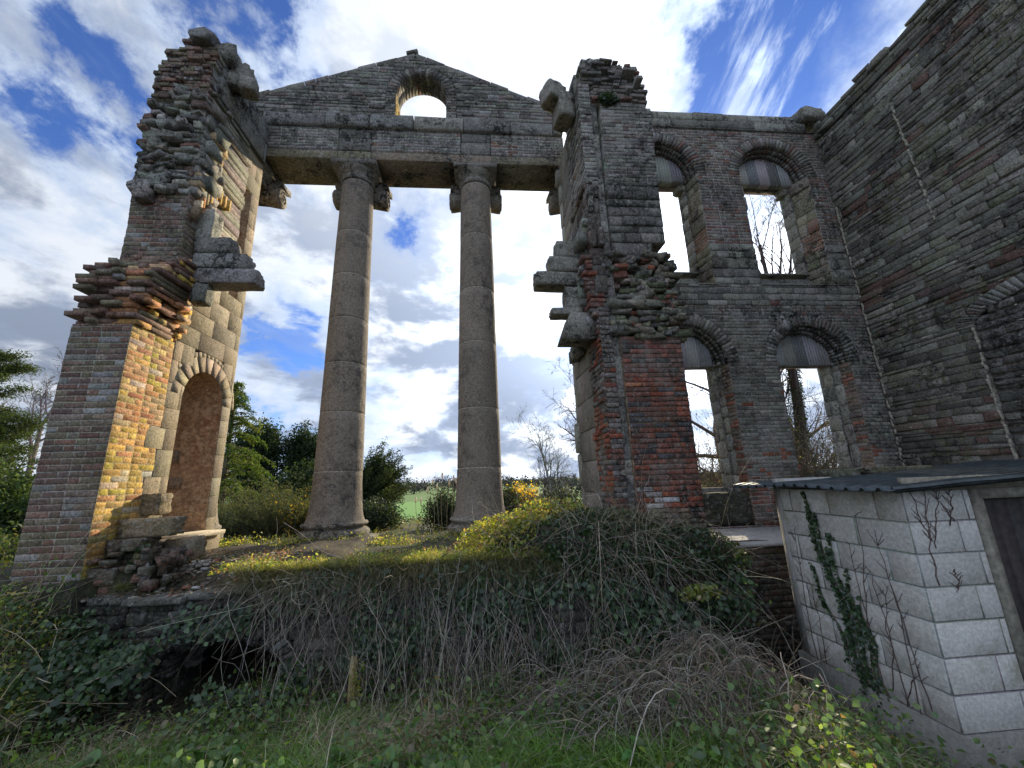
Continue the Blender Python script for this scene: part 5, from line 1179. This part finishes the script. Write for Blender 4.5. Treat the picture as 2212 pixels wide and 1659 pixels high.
docks = [(.12,3.28,1.0,'large broad-leaved dock at the centre of the foreground before the bramble tangle'),(-.30,3.05,1.1,'low dock rosette left of the bright green grass clump at the bottom edge'),(-.62,3.12,1.0,'dock rosette with wide leaves between the grass clump and the straw tussock'),(-.95,3.2,.9,'small dark dock left of the centre rosettes'),
         (-2.05,3.55,1.3,'long-leaved dock below the dark buried arch'),(-1.75,3.35,1.0,'dock with drooping leaves just right of the one below the arch'),(-2.75,3.55,1.0,'dock in the shade at the far left of the foreground'),(.62,3.3,.9,'dock leaves right of the bright grass clump under the dead brambles'),(.35,3.55,.8,'upper dock standing behind the centre rosette'),(-1.35,3.05,.8,'small dock at the bottom edge left of centre'),(1.0,2.95,.8,'little dock under the tangle of pale stems at the bottom right')]
d0 = dock(3)
for i, (x, y, s, lab) in enumerate(docks):
    loc = (x, y, float(gz(x,y))+.09); s *= .85
    if i == 0: d0.location = loc; d0['label'] = lab; d0.scale = (s,)*3
    else: duptree(d0, loc, i*1.7, s, lab)
def nettle(seed, h=.42):
    r_ = random.Random(seed); t = thing('nettle_plant', 'x', 'plant', (0,0,0), 'nettles among the dead brambles'); st = MB(); pts = [(.02*math.sin(i*.9), .02*math.cos(i*1.3), h*i/7) for i in range(8)]
    tubes(st, [pts], [[.004-.0003*i for i in range(8)]], [(.10,.12,.05)], 5); st.build('stem', MT['leaf'], t)
    mb = MB()
    for i in range(2, 8):
        for q in range(4): big_leaf(mb, pts[i], q*1.571+i*.8+r_.uniform(-.3,.3), R(20), .085*(1.1-.07*i)*r_.uniform(.8,1.2), .05*(1.1-.06*i), tuple(c*r_.uniform(.8,1.25) for c in (.13,.24,.075)), .5)
    mb.build('foliage', MT['leaf'], t); return t
nets = [(1.42,3.25,1.0,'pale green nettle standing tallest in the dead brambles, nearer the shed'),(1.30,3.55,.8,'nettle half hidden behind the tallest one'),(.75,4.0,.8,'nettle with few leaves in front of the wall at the centre right'),(2.05,3.2,.9,'yellow-green nettle lit by the sun near the foot of the shed'),(1.95,3.0,.7,'small bright nettle at the lower right among straw'),(.15,4.2,.7,'nettle growing from the wall foot at the centre'),(1.15,3.85,.6,'little nettle in the brown stems left of the tallest one')]
n0 = nettle(5)
for i, (x, y, s, lab) in enumerate(nets):
    loc = (x, y, float(gz(x,y)))
    if i == 0: n0.location = loc; n0['label'] = lab; n0.scale = (s,)*3
    else: duptree(n0, loc, i*1.3, s, lab)
# tall single dead stalks
stk = [(-1.42,4.78,1.18,'dead leafy brown stalk hanging tall against the wall below the left column'),(-1.15,4.7,1.05,'thin pale stalk right of the withered leafy one'),(-.55,4.72,1.0,'slender dead stalk below the gap between the columns'),(-.2,4.7,1.1,'straight pale stalk leaning left under the right column'),(.15,4.65,.95,'forked dry stalk under the foot of the right column'),(2.45,4.5,1.25,'long thorny stalk arching toward the pale slab')]
for i, (x, y, h, lab) in enumerate(stk):
    t = thing('dead_stalk', lab, 'dead stalk', (x, y, float(gz(x,y))), 'tall dead stalks before the wall'); mb = MB(); P = wavy(1, 12, np.array([[x,y,float(gz(x,y))]]), np.array([[.02*(-1)**i,-.002,h/11]]), .014); tubes(mb, P, [np.linspace(.0065,.002,12)], [(.36,.29,.20)], 5)
    m = 26; k = rng.integers(3, 12, m); B = P[0,k]; st = np.stack([rng.normal(0,.02,m), rng.normal(0,.015,m), rng.uniform(-.015,.02,m)],-1); Q = wavy(m, 5, B, st, .008); tubes(mb, Q, .0018, cols(STEM, m)); mb.build('stem', MT['straw'], t)
    if i == 0: mb = MB(); leaves(mb, Q.reshape(-1,3), .05, cols([(1,(.26,.18,.12)),(1,(.18,.12,.09))], m*5), aspect=.4); mb.build('withered_leaves', MT['straw'], t)
# rotten post
t = thing('rotten_post', 'short rotten sunlit wooden post standing in the weeds before the wall', 'post', (-1.24,4.45,-.55)); mb = MB()
for q in range(9):
    a = q*.7; x, y = -1.24+.022*math.cos(a), 4.45+.02*math.sin(a); h = .40+.10*math.sin(q*2.1); mb.hexa([(x-.016,y+.012,-.6),(x+.016,y+.012,-.6),(x+.010,y+.01,-.6+h+.1),(x-.008,y+.01,-.6+h+.1),(x-.016,y-.012,-.6),(x+.016,y-.012,-.6),(x+.012,y-.01,-.6+h),(x-.012,y-.01,-.6+h+.04)], (.36*random.uniform(.7,1.1),.26,.13))
mb.build('splintered_wood', MT['wood'], t)
mb = MB(); P = np.stack([rng.normal(-1.19,.04,120), rng.normal(4.42,.03,120), rng.uniform(-.35,-.05,120)],-1); leaves(mb, P, .028, cols(LITL, 120)); mb.build('ivy', MT['leaf'], t)
# little stone finial lying on the ledge
t = thing('stone_ornament', 'small grey turned stone ornament standing on the ledge below the niche', 'ornament', (-3.72,5.08,.60)); mb = MB(); lathe(mb, (-3.72,5.08), [(.001,.60),(.055,.60),(.06,.62),(.045,.64),(.038,.66),(.045,.69),(.05,.72),(.035,.75),(.022,.77),(.02,.80),(.012,.82),(.001,.83)], (.17,.165,.155), 20); mb.build('turned_body', MT['slab'], t, smooth=True)
mb = MB(); V = []
for i in range(16):
    a = 2*math.pi*i/16
    for (q, y) in ((.001,5.05),(.026,5.035),(.032,5.0),(.026,4.995),(.012,5.0),(.010,5.03)): V.append((-3.685+q*math.cos(a), y, .71+q*math.sin(a)))
mb.add(V, [(i*6+j, ((i+1)%16)*6+j, ((i+1)%16)*6+j+1, i*6+j+1) for i in range(16) for j in range(5)], (.18,.175,.165)); mb.build('round_boss', MT['slab'], t)
# clump of ferns and ivy by the block
def tuft(name, lab, cat, c, n, L, pal, sp=.06, tilt=.8):
    t = thing(name, lab, cat, c); mb = MB(); B = np.array(c)+rng.normal(0,sp,(n,3))*np.array([1,.7,.4]); blades(mb, B, hdir(n,tilt), rng.uniform(.4,1,n)*L, rng.uniform(.004,.008,n), rng.uniform(.4,1.1,n), cols(pal, n), 4); mb.build('blades', MT['grass'], t)
tuft('grass_tuft', 'drooping pale grass tuft on the ledge beside the stone ornament', 'grass', (-3.9,5.02,.58), 90, .2, [(2,(.12,.16,.05)),(1,(.2,.2,.09))], .03)
tuft('grass_tuft', 'bright green grass tuft at the near foot of the brick wall', 'grass', (-4.75,4.75,.50), 160, .2, [(2,(.08,.15,.04))], .09)
def small_bush(name, lab, cat, c, s, n, size, pal, mat='leaf', group=None, stems=0):
    t = thing(name, lab, cat, c, group); mb = MB(); P = np.array(c)+unit(rng.normal(0,1,(n,3)))*np.array(s)*rng.uniform(.3,1,(n,1)); leaves(mb, P, rng.uniform(.6,1.2,n)*size, cols(pal, n), aspect=.75); mb.build('leaves', MT[mat], t)
    if stems:
        mb = MB(); P = wavy(stems, 8, np.array(c)-np.array([0,0,s[2]])+rng.normal(0,.02,(stems,3)), np.stack([rng.normal(0,s[0]/9,stems), rng.normal(0,s[1]/9,stems), np.full(stems,s[2]*1.9/8)],-1), s[0]*.04); tubes(mb, P, .003, cols(STEM, stems)); mb.build('stems', MT['bark'], t)
    return t
small_bush('ivy_clump', 'dark ivy clump hanging from the footing stones under the niche', 'ivy', (-3.85,5.16,.85), (.14,.08,.19), 420, .045, IVY, 'leaf_gloss')
small_bush('fern_clump', 'small dark green fern growing high on the broken pier head', 'fern', (2.32,5.33,7.98), (.19,.09,.12), 420, .06, [(2,(.03,.06,.03)),(1,(.05,.09,.04))])
small_bush('sunlit_weed', 'weed with bright yellow-green leaves lit beside the dark brick wall', 'weed', (2.33,4.45,.36), (.30,.12,.09), 230, .055, [(2,(.26,.32,.05)),(2,(.15,.2,.04)),(1,(.3,.25,.1))])  # a patch of sun put into the yellow-green leaf colour
# ------------------------------------------------------------------ climbers on the shed
t = thing('ivy_plant', 'dark green ivy climbing the side of the block shed in narrow strands', 'ivy', (3.18,3.6,-.4)); st = MB(); lv = MB()
for (ys, ye, z0, z1, m, w) in ((3.50,3.82,-.35,1.38,330,.022),(3.42,3.62,-.3,1.02,240,.018),(3.46,3.74,-.35,1.2,160,.016),(3.38,3.50,-.35,.75,110,.012),(3.60,3.90,-.1,.72,90,.012),(3.36,3.42,-.2,.55,70,.010),(3.55,3.68,.1,.9,90,.012)):
    k = 16; tt = np.linspace(0,1,k); P = np.stack([np.full(k,3.19), ys+(ye-ys)*tt+.03*np.sin(tt*11+ys*9), z0+(z1-z0)*tt],-1); tubes(st, [P], [np.linspace(.008,.003,k)], [(.14,.10,.07)], 4)
    u = rng.random(m)**.9; Q = np.stack([3.185-np.abs(rng.normal(0,.012,m)), ys+(ye-ys)*u+.03*np.sin(u*11+ys*9)+rng.normal(0,w*.7,m)*(1.2-.5*u), z0+(z1-z0)*u],-1); leaves(lv, Q, rng.uniform(.02,.042,m), cols(IVY[:3], m), aspect=.85, N=np.array([[-1,-.2,.3]])*np.ones((m,1)))
st.build('stems', MT['bark'], t); lv.build('leaves', MT['leaf_gloss'], t)
def creeper(lab, plane, strands):
    t = thing('bare_creeper', lab, 'creeper', (3.18,3.0,0), 'leafless creepers on the shed'); mb = MB()
    for (a0, z0, a1, z1) in strands:
        k = 12; tt = np.linspace(0,1,k); w = np.cumsum(rng.normal(0,.011,k)); a = a0+(a1-a0)*tt+w; z = z0+(z1-z0)*tt
        mk = lambda a, z: np.stack([np.full_like(a,3.192), a, z],-1) if plane == 'side' else np.stack([a, np.full_like(a,2.862), z],-1)
        tubes(mb, [mk(a,z)], [np.linspace(.0055,.002,k)], [(.13,.085,.07)], 4)
        for q in range(7):
            i = rng.integers(2,k); L = rng.uniform(.05,.16); s_ = rng.choice([-1,1]); t2 = np.linspace(0,1,5); tubes(mb, [mk(a[i]+s_*L*.5*t2+rng.normal(0,.004,5), z[i]+L*t2*rng.uniform(.3,1))], [np.linspace(.003,.0015,5)], [(.13,.085,.07)], 3)
    mb.build('stems', MT['bark'], t)
creeper('thin leafless creeper stems on the shed side between ivy and corner', 'side', [(3.36,-.2,3.42,.95),(3.2,-.15,3.30,.75),(3.1,-.2,3.16,1.1),(3.30,-.1,3.18,.6),(3.02,-.1,3.08,.8),(3.45,.0,3.30,1.2),(3.25,-.3,3.1,.2)])
creeper('leafless creeper dangling from the roof at the shed corner and over its front', 'front', [(3.30,.75,3.36,1.42),(3.34,1.05,3.24,1.42),(3.36,1.0,3.48,1.42),(3.55,1.15,3.60,1.42),(3.56,1.18,3.50,1.40),(3.45,.85,3.42,.7)])
creeper('single leafless creeper stem beside the far end of the shed side', 'side', [(4.02,-.2,3.98,1.0),(3.95,-.2,4.0,.5)])

# ================================================================== BEYOND THE PORTICO
def crown(mb, c, s, nclump, per, spread, size, pal, shell=.55, cut=None, aspect=.5, up_bias=.3):
    d = unit(rng.normal(0,1,(nclump,3))); q = np.array(c)+d*np.array(s)*rng.uniform(shell,1,(nclump,1)); 
    if cut is not None: q = q[cut(q)]
    m = len(q); P = np.repeat(q, per, 0)+rng.normal(0,1,(m*per,3))*spread; cc = np.repeat(cols(pal, m, .3), per, 0)*rng.uniform(.8,1.2,(m*per,1)); leaves(mb, P, rng.uniform(.6,1.3,m*per)*size, cc, aspect=aspect, up_bias=up_bias)
def trunk(mb, pts, r0, r1, col=(.13,.10,.075), sides=7):
    k = len(pts); tubes(mb, [pts], [np.linspace(r0, r1, k)], [col], sides)
DARK = [(4,(.022,.042,.020)),(3,(.034,.058,.024)),(1,(.055,.08,.03))]
def evergreen(name, lab, x, y, top, rx, lobes, pal=DARK, size=.16, base=None, group='evergreen trees beyond the columns', dens=1.0):
    b = float(gz(x,y)) if base is None else base; t = thing(name, lab, 'tree', (x,y,b), group); tk = MB(); cr = MB()
    for (ox, hz, w, hgt) in lobes:
        trunk(tk, [(x+ox*.4,y,b-.2),(x+ox*.8,y,b+(top-b)*.4),(x+ox,y,hz)], .11, .03)
        for q in range(5): a = random.uniform(0,6.28); trunk(tk, [(x+ox*.8,y,b+(top-b)*(.25+.1*q)),(x+ox+w*.5*math.cos(a),y+w*.5*math.sin(a),b+(top-b)*(.45+.1*q))], .035, .01)
        crown(cr, (x+ox,y,hz-hgt*.5), (w,w,hgt*.55), int(150*dens), 26, .13+w*.05, size, pal, .35)
    tk.build('trunk', MT['bark'], t); cr.build('crown', MT['needle'], t)
evergreen('dark_evergreen_tree', 'left half of the pair of dark round-topped evergreens beyond the left column', -13.6, 26, 5.9, 1.4, [(0,5.8,1.15,2.6),(-.75,5.0,.9,3.6),(.55,4.9,.9,2.6),(-.3,3.2,1.3,3.6),(.7,2.2,1.0,3.6)], base=-1.1)
evergreen('dark_evergreen_tree', 'right half of the pair of dark round-topped evergreens, next to the left column', -11.3, 26.6, 5.5, 1.3, [(0,5.4,1.0,2.6),(.8,4.6,.8,3.0),(-.5,4.4,.9,3.4),(.5,2.4,1.3,3.6),(-.6,1.4,1.0,2.6)], base=-1.1)
evergreen('dark_evergreen_tree', 'low dark evergreen filling the gap right behind the left column', -7.2, 18.5, 2.6, 1.5, [(0,2.6,1.3,2.6),(.9,1.9,1.0,2.0),(-1.0,2.2,1.0,2.4)], base=-.3)
def spiky_conifer(lab, x, y, b, top, w, seed):
    t = thing('conifer_tree', lab, 'tree', (x,y,b), 'conifers at the left'); tk = MB(); cr = MB(); trunk(tk, [(x,y,b-.2),(x,y,(b+top)/2),(x,y,top)], .12, .015); n = 120
    for i in range(n):
        f = (i/n)**.9; z = b+.35+(top-b-.4)*f; L = w*(1-f)**.75*random.uniform(.7,1.12)+.12; a = random.uniform(0,6.283); k = 9; s = np.linspace(0,1,k); dr = .22*L; P = np.stack([x+math.cos(a)*L*s, y+math.sin(a)*L*s, z+.16*L*np.sin(s*3.0)-dr*s**2*1.0],-1); tubes(tk, [P], [np.linspace(.02,.004,k)], [(.14,.11,.07)], 3)
        m = int(60+150*L/w); u = rng.random(m)**.75; Q = np.stack([np.interp(u,s,P[:,j]) for j in range(3)],-1)+rng.normal(0,1,(m,3))*np.array([.07,.07,.03])*(1.15-u[:,None]*.7); Q[:,2] -= np.abs(rng.normal(0,.05,m))
        c_ = np.array(pick([(3,(.10,.16,.035)),(2,(.14,.19,.04)),(2,(.06,.11,.03))])); leaves(cr, Q, rng.uniform(.05,.12,m), c_*rng.uniform(.7,1.3,(m,1)), aspect=.28, up_bias=.6)
    tk.build('trunk', MT['bark'], t); cr.build('crown', MT['needle'], t)
spiky_conifer('yellow-green spiky conifer with drooping sprays just right of the niche wall', -7.75, 13, .2, 5.0, 1.75, 1)
def yew(x, y, b):
    t = thing('yew_tree', 'dark feathery yew with upswept branches showing right of the left column', 'tree', (x,y,b)); tk = MB(); cr = MB(); trunk(tk, [(x-.2,y,b-.2),(x,y,b+.8),(x+.1,y,b+1.6)], .16, .06)
    for i in range(260):
        a = random.uniform(-1.0,1.2) if random.random() < .6 else random.uniform(0,6.28); L = random.uniform(.9,2.0); el = random.uniform(.05,1.15); k = 7; s = np.linspace(0,1,k); z0 = b+random.uniform(.3,1.6)
        P = np.stack([x+math.cos(a)*math.cos(el)*L*s, y+math.sin(a)*math.cos(el)*L*s, z0+math.sin(el)*L*s*.9+.12*s*s],-1); tubes(tk, [P], [np.linspace(.02,.004,k)], [(.1,.08,.06)], 3)
        m = 150; u = .25+.75*rng.random(m); Q = np.stack([np.interp(u,s,P[:,j]) for j in range(3)],-1)+rng.normal(0,.055,(m,3)); leaves(cr, Q, rng.uniform(.06,.13,m), cols(DARK+[(2,(.07,.09,.035))], m), aspect=.28, up_bias=.9)
    tk.build('trunk', MT['bark'], t); cr.build('crown', MT['needle'], t)
yew(-4.25, 15, .1)
def shrub(name, lab, x, y, r, h, pal, size=.07, mat='leaf_gloss', n=120, grp='rounded laurels beyond the terrace', cat='shrub', base=None):
    b = float(gz(x,y)) if base is None else base; t = thing(name, lab, cat, (x,y,b), grp); cr = MB(); crown(cr, (x,y,b+h*.45), (r,r,h*.55), n, 24, .06+r*.06, size, pal, .45, aspect=.5); cr.build('foliage', MT[mat], t)
    tk = MB(); P = wavy(22, 7, np.array([[x,y,b]])+rng.normal(0,.05,(22,3)), np.stack([rng.normal(0,r/9,22), rng.normal(0,r/9,22), np.full(22,h/7.5)],-1), r*.03); tubes(tk, P, np.linspace(.014,.004,7), cols([(1,(.12,.09,.07))], 22), 4); tk.build('stems', MT['bark'], t)
LAUR = [(4,(.018,.036,.014)),(3,(.03,.052,.02)),(1,(.06,.085,.03))]
shrub('laurel_shrub', 'dark glossy laurel right behind the left column foot', -2.55, 10.4, .58, .76, LAUR, n=220, size=.06)
shrub('laurel_shrub', 'dark glossy laurel hiding the left side of the right column foot', -.86, 9.9, .44, .88, LAUR, n=220, size=.055)
shrub('laurel_shrub', 'brighter laurel peeping out right of the right column', .62, 10.4, .5, .95, LAUR+[(3,(.12,.17,.04))])
shrub('laurel_shrub', 'low laurel between the right column and the flowering yellow shrub', 1.35, 9.6, .6, .72, LAUR+[(3,(.12,.16,.05))])
shrub('laurel_shrub', 'leafy shrub at the foot of the granite jamb right of the yellow shrub', 1.95, 9.4, .55, .75, LAUR+[(3,(.10,.12,.05))])
shrub('flowering_shrub', 'bright yellow flowering shrub beside the right column', 1.10, 10.6, .42, 1.02, [(6,(.75,.55,.02)),(2,(.55,.42,.03)),(1,(.2,.25,.04))], size=.05, mat='leaf', grp=None, n=130)
def gorse(x, y, w, h, lab, pal):
    b = float(gz(x,y)); t = thing('gorse_bush', lab, 'shrub', (x,y,b), 'spiky gorse bushes behind the left column'); mb = MB(); n = 170; st = np.stack([rng.normal(0,w/13,n), rng.normal(0,w/13,n), rng.uniform(.5,1.15,n)*h/9],-1); P = wavy(n, 10, np.array([[x,y,b]])+rng.normal(0,1,(n,3))*np.array([w*.35,w*.25,.02]), st, .008); tubes(mb, P, np.linspace(.007,.002,10), cols([(1,(.12,.12,.07))], n)); mb.build('stems', MT['bark'], t)
    mb = MB(); Q = np.repeat(P[:,2:].reshape(-1,3), 9, 0); Q = Q+rng.normal(0,.028,Q.shape); leaves(mb, Q, rng.uniform(.03,.065,len(Q)), cols(pal, len(Q)), aspect=.25, up_bias=.7); mb.build('foliage', MT['needle'], t)
GO = [(4,(.085,.105,.055)),(3,(.06,.08,.04)),(2,(.12,.14,.07))]
gorse(-4.6, 9.6, .75, .95, 'tall grey-green gorse with upright sprigs left of the left column', GO)
gorse(-5.6, 9.8, .8, .7, 'lower gorse bush beside the niche wall edge', GO)
gorse(-4.05, 9.7, .35, .62, 'gorse with yellow flowers touching the left column', GO+[(1.6,(.6,.42,.03))])
gorse(-5.05, 10.6, .4, .95, 'gorse with a few yellow flowers behind the tall grey-green one', GO+[(.5,(.5,.4,.03))])
# reed plumes
for i, (x, h) in enumerate(((-1.12,.85),(-1.0,1.0),(-.9,.9),(-.8,1.12),(-.68,.95),(-.6,1.05),(-.52,.98),(-1.25,.62),(-1.35,.66))):
    y = 8.9+.05*(i % 3); b = float(gz(x,y)); t = thing('reed_plume', 'slender dry reed with pale seed head before the green field', 'reed', (x,y,b), 'pale seed-headed reeds between the columns'); mb = MB(); tubes(mb, [[(x+.03*math.sin(i+q*.5),y,b+h*q/6) for q in range(7)]], .004, [(.34,.29,.18)], 4); mb.build('stalk', MT['straw'], t)
    mb = MB(); rock(mb, (x+.03*math.sin(i+3),y,b+h+.03), (.018,.018,.06), (.66,.61,.50), i, .12, 3, 0, .1); mb.build('seed_head', MT['straw'], t)
# bare trees
def bare(lab, x, y, h, r0, seed, b=None, grp='bare winter trees', **k):
    b = float(gz(x,y))-.2 if b is None else b; t = thing('bare_tree', lab, 'tree', (x,y,b), grp); mb = MB(); tips = k.pop('tips', None); bare_tree(mb, (x,y,b), h, r0, seed, tips=tips, **k); mb.build('branches', MT['bark'], t); return t
bare('wide bare winter tree alone beyond the right column', 5.7, 30, 6.6, .17, 11, b=-1.9, levels=5, nchild=(11,6,5,4,3), ang=(50,44,42,40,38), ratio=.60, up=.16, first=.22, col=(.22,.19,.16), droop=.01, minr=.006)
bare('bare tree whose fine twigs reach out left of the granite jamb', 7.9, 22, 8.2, .22, 12, levels=5, nchild=(12,8,6,5,4), ang=(60,48,45,40,38), ratio=.5, first=.2, col=(.16,.13,.11), minr=.005)
bare('bare tree above the pine at the left edge', -33, 32, 12.5, .28, 13, b=-2, levels=5, nchild=(12,8,6,5,4), ang=(35,38,38,36,34), ratio=.45, first=.3, col=(.15,.12,.11), minr=.009)
bare('bare tree with long side boughs seen through the nearer lower window', 9.2, 14.5, 8.5, .17, 14, levels=5, nchild=(13,7,5,4,3), ang=(72,50,45,42,40), ratio=.46, first=.12, col=(.12,.10,.075), minr=.006)
bare('twiggy bare tree behind the ivy-clad trunks in the farther lower window', 14.2, 17, 9.5, .2, 15, levels=5, nchild=(13,8,6,5,4), ang=(48,46,42,40,38), ratio=.5, first=.1, col=(.13,.10,.08), minr=.007)
for i, (x, y, h, ln, lab) in enumerate(((9.75,12.0,7.4,(-.05,0),'ivy-clad trunk at the left side of the farther lower window'),(10.35,12.3,9.4,(.10,0),'thick forked ivy-clad trunk in the middle of the farther lower window'))):
    b = float(gz(x,y))-.2; t = thing('ivy_clad_tree', lab, 'tree', (x,y,b), 'ivy-clad trees behind the window wall'); mb = MB(); bare_tree(mb, (x,y,b), h, .16+.06*i, 21+i, levels=5, nchild=(9,7,5,5,4), ang=(32,42,42,42,40), ratio=.45, first=.35, lean=ln, col=(.10,.08,.06), minr=.005, wig=.07); mb.build('trunk', MT['bark'], t)
    lv = MB(); m = 5200; u = rng.random(m)**1.1; hh_ = u*h*.62; a = rng.uniform(0,6.283,m); rr = (.20+.05*i)*(1.1-.6*u)+np.abs(rng.normal(0,.05,m)); P = np.stack([x+ln[0]*hh_+rr*np.cos(a), y+rr*np.sin(a), b+hh_],-1); leaves(lv, P, rng.uniform(.04,.08,m), cols([(3,(.03,.06,.02)),(2,(.06,.09,.03)),(1,(.12,.15,.05))], m)); lv.build('ivy', MT['leaf_gloss'], t)
def thicket(lab, x, y, w, h, n, seed):
    b = float(gz(x,y)); t = thing('thicket', lab, 'thicket', (x,y,b), 'twiggy thickets behind the windows'); mb = MB(); P0 = np.array([[x,y,b]])+rng.normal(0,1,(n,3))*np.array([w*.5,.4,0]); st = np.stack([rng.normal(0,.09,n), rng.normal(0,.05,n), rng.uniform(.4,1,n)*h/9],-1); P = wavy(n, 11, P0, st, .045); P[:,:,2] -= (np.linspace(0,1,11)**2*.35)[None,:]*h*rng.random((n,1)); tubes(mb, P, np.linspace(.012,.003,11)*rng.uniform(.6,1.2,n)[:,None], cols([(2,(.16,.12,.09)),(1,(.24,.19,.14))], n)); mb.build('twigs', MT['bark'], t)
    mb = MB(); Q = np.repeat(P[:,3:].reshape(-1,3), 2, 0); Q = Q+rng.normal(0,.07,Q.shape); leaves(mb, Q, rng.uniform(.03,.06,len(Q)), cols([(3,(.05,.07,.025)),(1,(.12,.13,.05)),(1,(.2,.16,.1))], len(Q))); mb.build('leaves', MT['leaf'], t)
thicket('tangled thicket low in the nearer lower window', 7.2, 11.5, 1.6, 2.6, 420, 1); thicket('dense dark thicket low in the farther lower window', 9.9, 11.0, 1.8, 2.4, 520, 2); thicket('thicket between the two lower windows', 11.8, 12.5, 1.8, 3.0, 420, 3)
# leafless shrub on the terrace
t = thing('bare_shrub', 'dark leafless shrub standing on the terrace just left of the granite jamb', 'shrub', (1.12,6.2,.7)); mb = MB()
for i in range(7): bare_tree(mb, (1.12+random.uniform(-.15,.2),6.2+random.uniform(-.1,.1),.65), random.uniform(.9,1.3), .011, 40+i, levels=3, nchild=(11,6,4), ang=(35,40,40), ratio=.34, lean=(random.uniform(-.4,.3),0), first=.2, col=(.075,.06,.045), minr=.0022, sides=(4,3,3))
mb.build('twigs', MT['bark'], t)
mb = MB(); P = np.array([1.2,6.1,.95])+rng.normal(0,1,(900,3))*np.array([.35,.2,.16]); leaves(mb, P, .035, cols(LAUR, 900)); mb.build('leaves', MT['leaf'], t)
# pine at the left and evergreens under it
def pine(x, y, b, top):
    t = thing('pine_tree', 'tall pine with tufted crown at the left edge of the view', 'tree', (x,y,b)); tk = MB(); cr = MB(); trunk(tk, [(x,y,b-.2),(x+.2,y,(b+top)*.5),(x+.1,y,top-.3)], .26, .06, (.20,.12,.07))
    for i in range(48):
        f = random.uniform(.22,1); z = b+(top-b)*f; a = random.uniform(0,6.28); L = (1.0-f)*2.6+.9*random.uniform(.6,1.2); k = 6; s = np.linspace(0,1,k); P = np.stack([x+math.cos(a)*L*s, y+math.sin(a)*L*s, z+.35*L*s*s-.1],-1); tubes(tk, [P], [np.linspace(.06,.015,k)], [(.16,.10,.07)], 4)
        for q in range(9):
            u = random.uniform(.35,1.05); c = np.array([np.interp(u,s,P[:,j]) for j in range(3)])+np.array([random.gauss(0,.22),random.gauss(0,.22),random.gauss(.08,.1)]); m = 90; Q = c+rng.normal(0,1,(m,3))*np.array([.24,.24,.10]); leaves(cr, Q, rng.uniform(.10,.2,m), cols([(3,(.055,.085,.03)),(2,(.085,.12,.035)),(1,(.03,.05,.02))], m), aspect=.22, up_bias=1)
    tk.build('trunk', MT['bark'], t); cr.build('crown', MT['needle'], t)
pine(-24.3, 21, -1.0, 8.6)
LE = [(3,(.05,.085,.025)),(3,(.03,.055,.02)),(1,(.10,.14,.035))]
evergreen('leafy_evergreen', 'broad leafy evergreen under the pine at the left edge', -15.8, 13, 3.3, 2.0, [(0,3.3,1.5,2.8),(-1.5,2.6,1.4,2.6),(1.3,2.6,1.2,2.6)], LE, .12, base=.1, group='evergreens left of the brick wall', dens=1.6)
evergreen('leafy_evergreen', 'dark evergreen hugging the outer edge of the brick wall', -11.4, 10.5, 2.1, 1.2, [(0,2.1,.9,1.8),(-1.0,1.6,.9,1.6),(.9,1.7,.8,1.6)], LE, .10, base=.2, group='evergreens left of the brick wall', dens=1.4)
evergreen('leafy_evergreen', 'low lit evergreen beside the foot of the brick wall', -7.9, 6.9, 1.1, .9, [(0,1.05,.7,1.0),(-1.0,.9,.6,1.0),(.9,.9,.6,.9)], LE+[(2,(.16,.17,.05))], .07, base=.2, group='evergreens left of the brick wall', dens=1.3)
# far woods and hedge
def woods():
    mb = MB()
    for (y, x0, x1, h0) in ((190,-150,260,6.2),(240,-260,330,7.2),(330,-380,460,8.6),(150,60,200,5.6),(120,22,90,4.2)):
        n = int((x1-x0)/2.4); xs = rng.uniform(x0,x1,n)
        for x in xs:
            h = h0*(.72+.28*math.sin(x*.045+y)+.12*random.random()); b = float(gz(x,y)); r = random.uniform(2.5,4.5); m = 70
            P = np.array([x,y+random.uniform(-6,6),b+h*.5])+unit(rng.normal(0,1,(m,3)))*np.array([r,r,h*.55])*rng.random((m,1))**.5; c = np.array(pick([(4,(.085,.075,.065)),(2,(.06,.06,.045)),(1,(.11,.09,.07)),(.6,(.04,.055,.03))])); leaves(mb, P, rng.uniform(.5,1.3,m), c*rng.uniform(.7,1.3,(m,1)), aspect=.7)
    tag(mb.build('far_woods', MT['bark']), kind='stuff')
    mb = MB(); n = 9000; x = rng.uniform(-45,60,n); P = np.stack([x, 52+rng.normal(0,.5,n), gz(x,52+0*x)+np.abs(rng.normal(.2,.3,n))],-1); leaves(mb, P, rng.uniform(.15,.3,n), cols([(2,(.05,.05,.03)),(1,(.09,.07,.05)),(1,(.04,.06,.025))], n)); tag(mb.build('hedge', MT['leaf']), kind='stuff')
    mb = MB(); n = 26000; x = rng.uniform(-16,14,n); y = 7.2+rng.uniform(0,1,n)**1.5*22; L = rng.uniform(.06,.22,n)*(1+y*.02); blades(mb, np.stack([x,y,gz(x,y)],-1), hdir(n,.6), L, L*.05, rng.uniform(.2,.8,n), cols([(3,(.10,.13,.03)),(2,(.22,.18,.09)),(2,(.06,.09,.025))], n)); tag(mb.build('rough_grass', MT['grass']), kind='stuff')
woods()
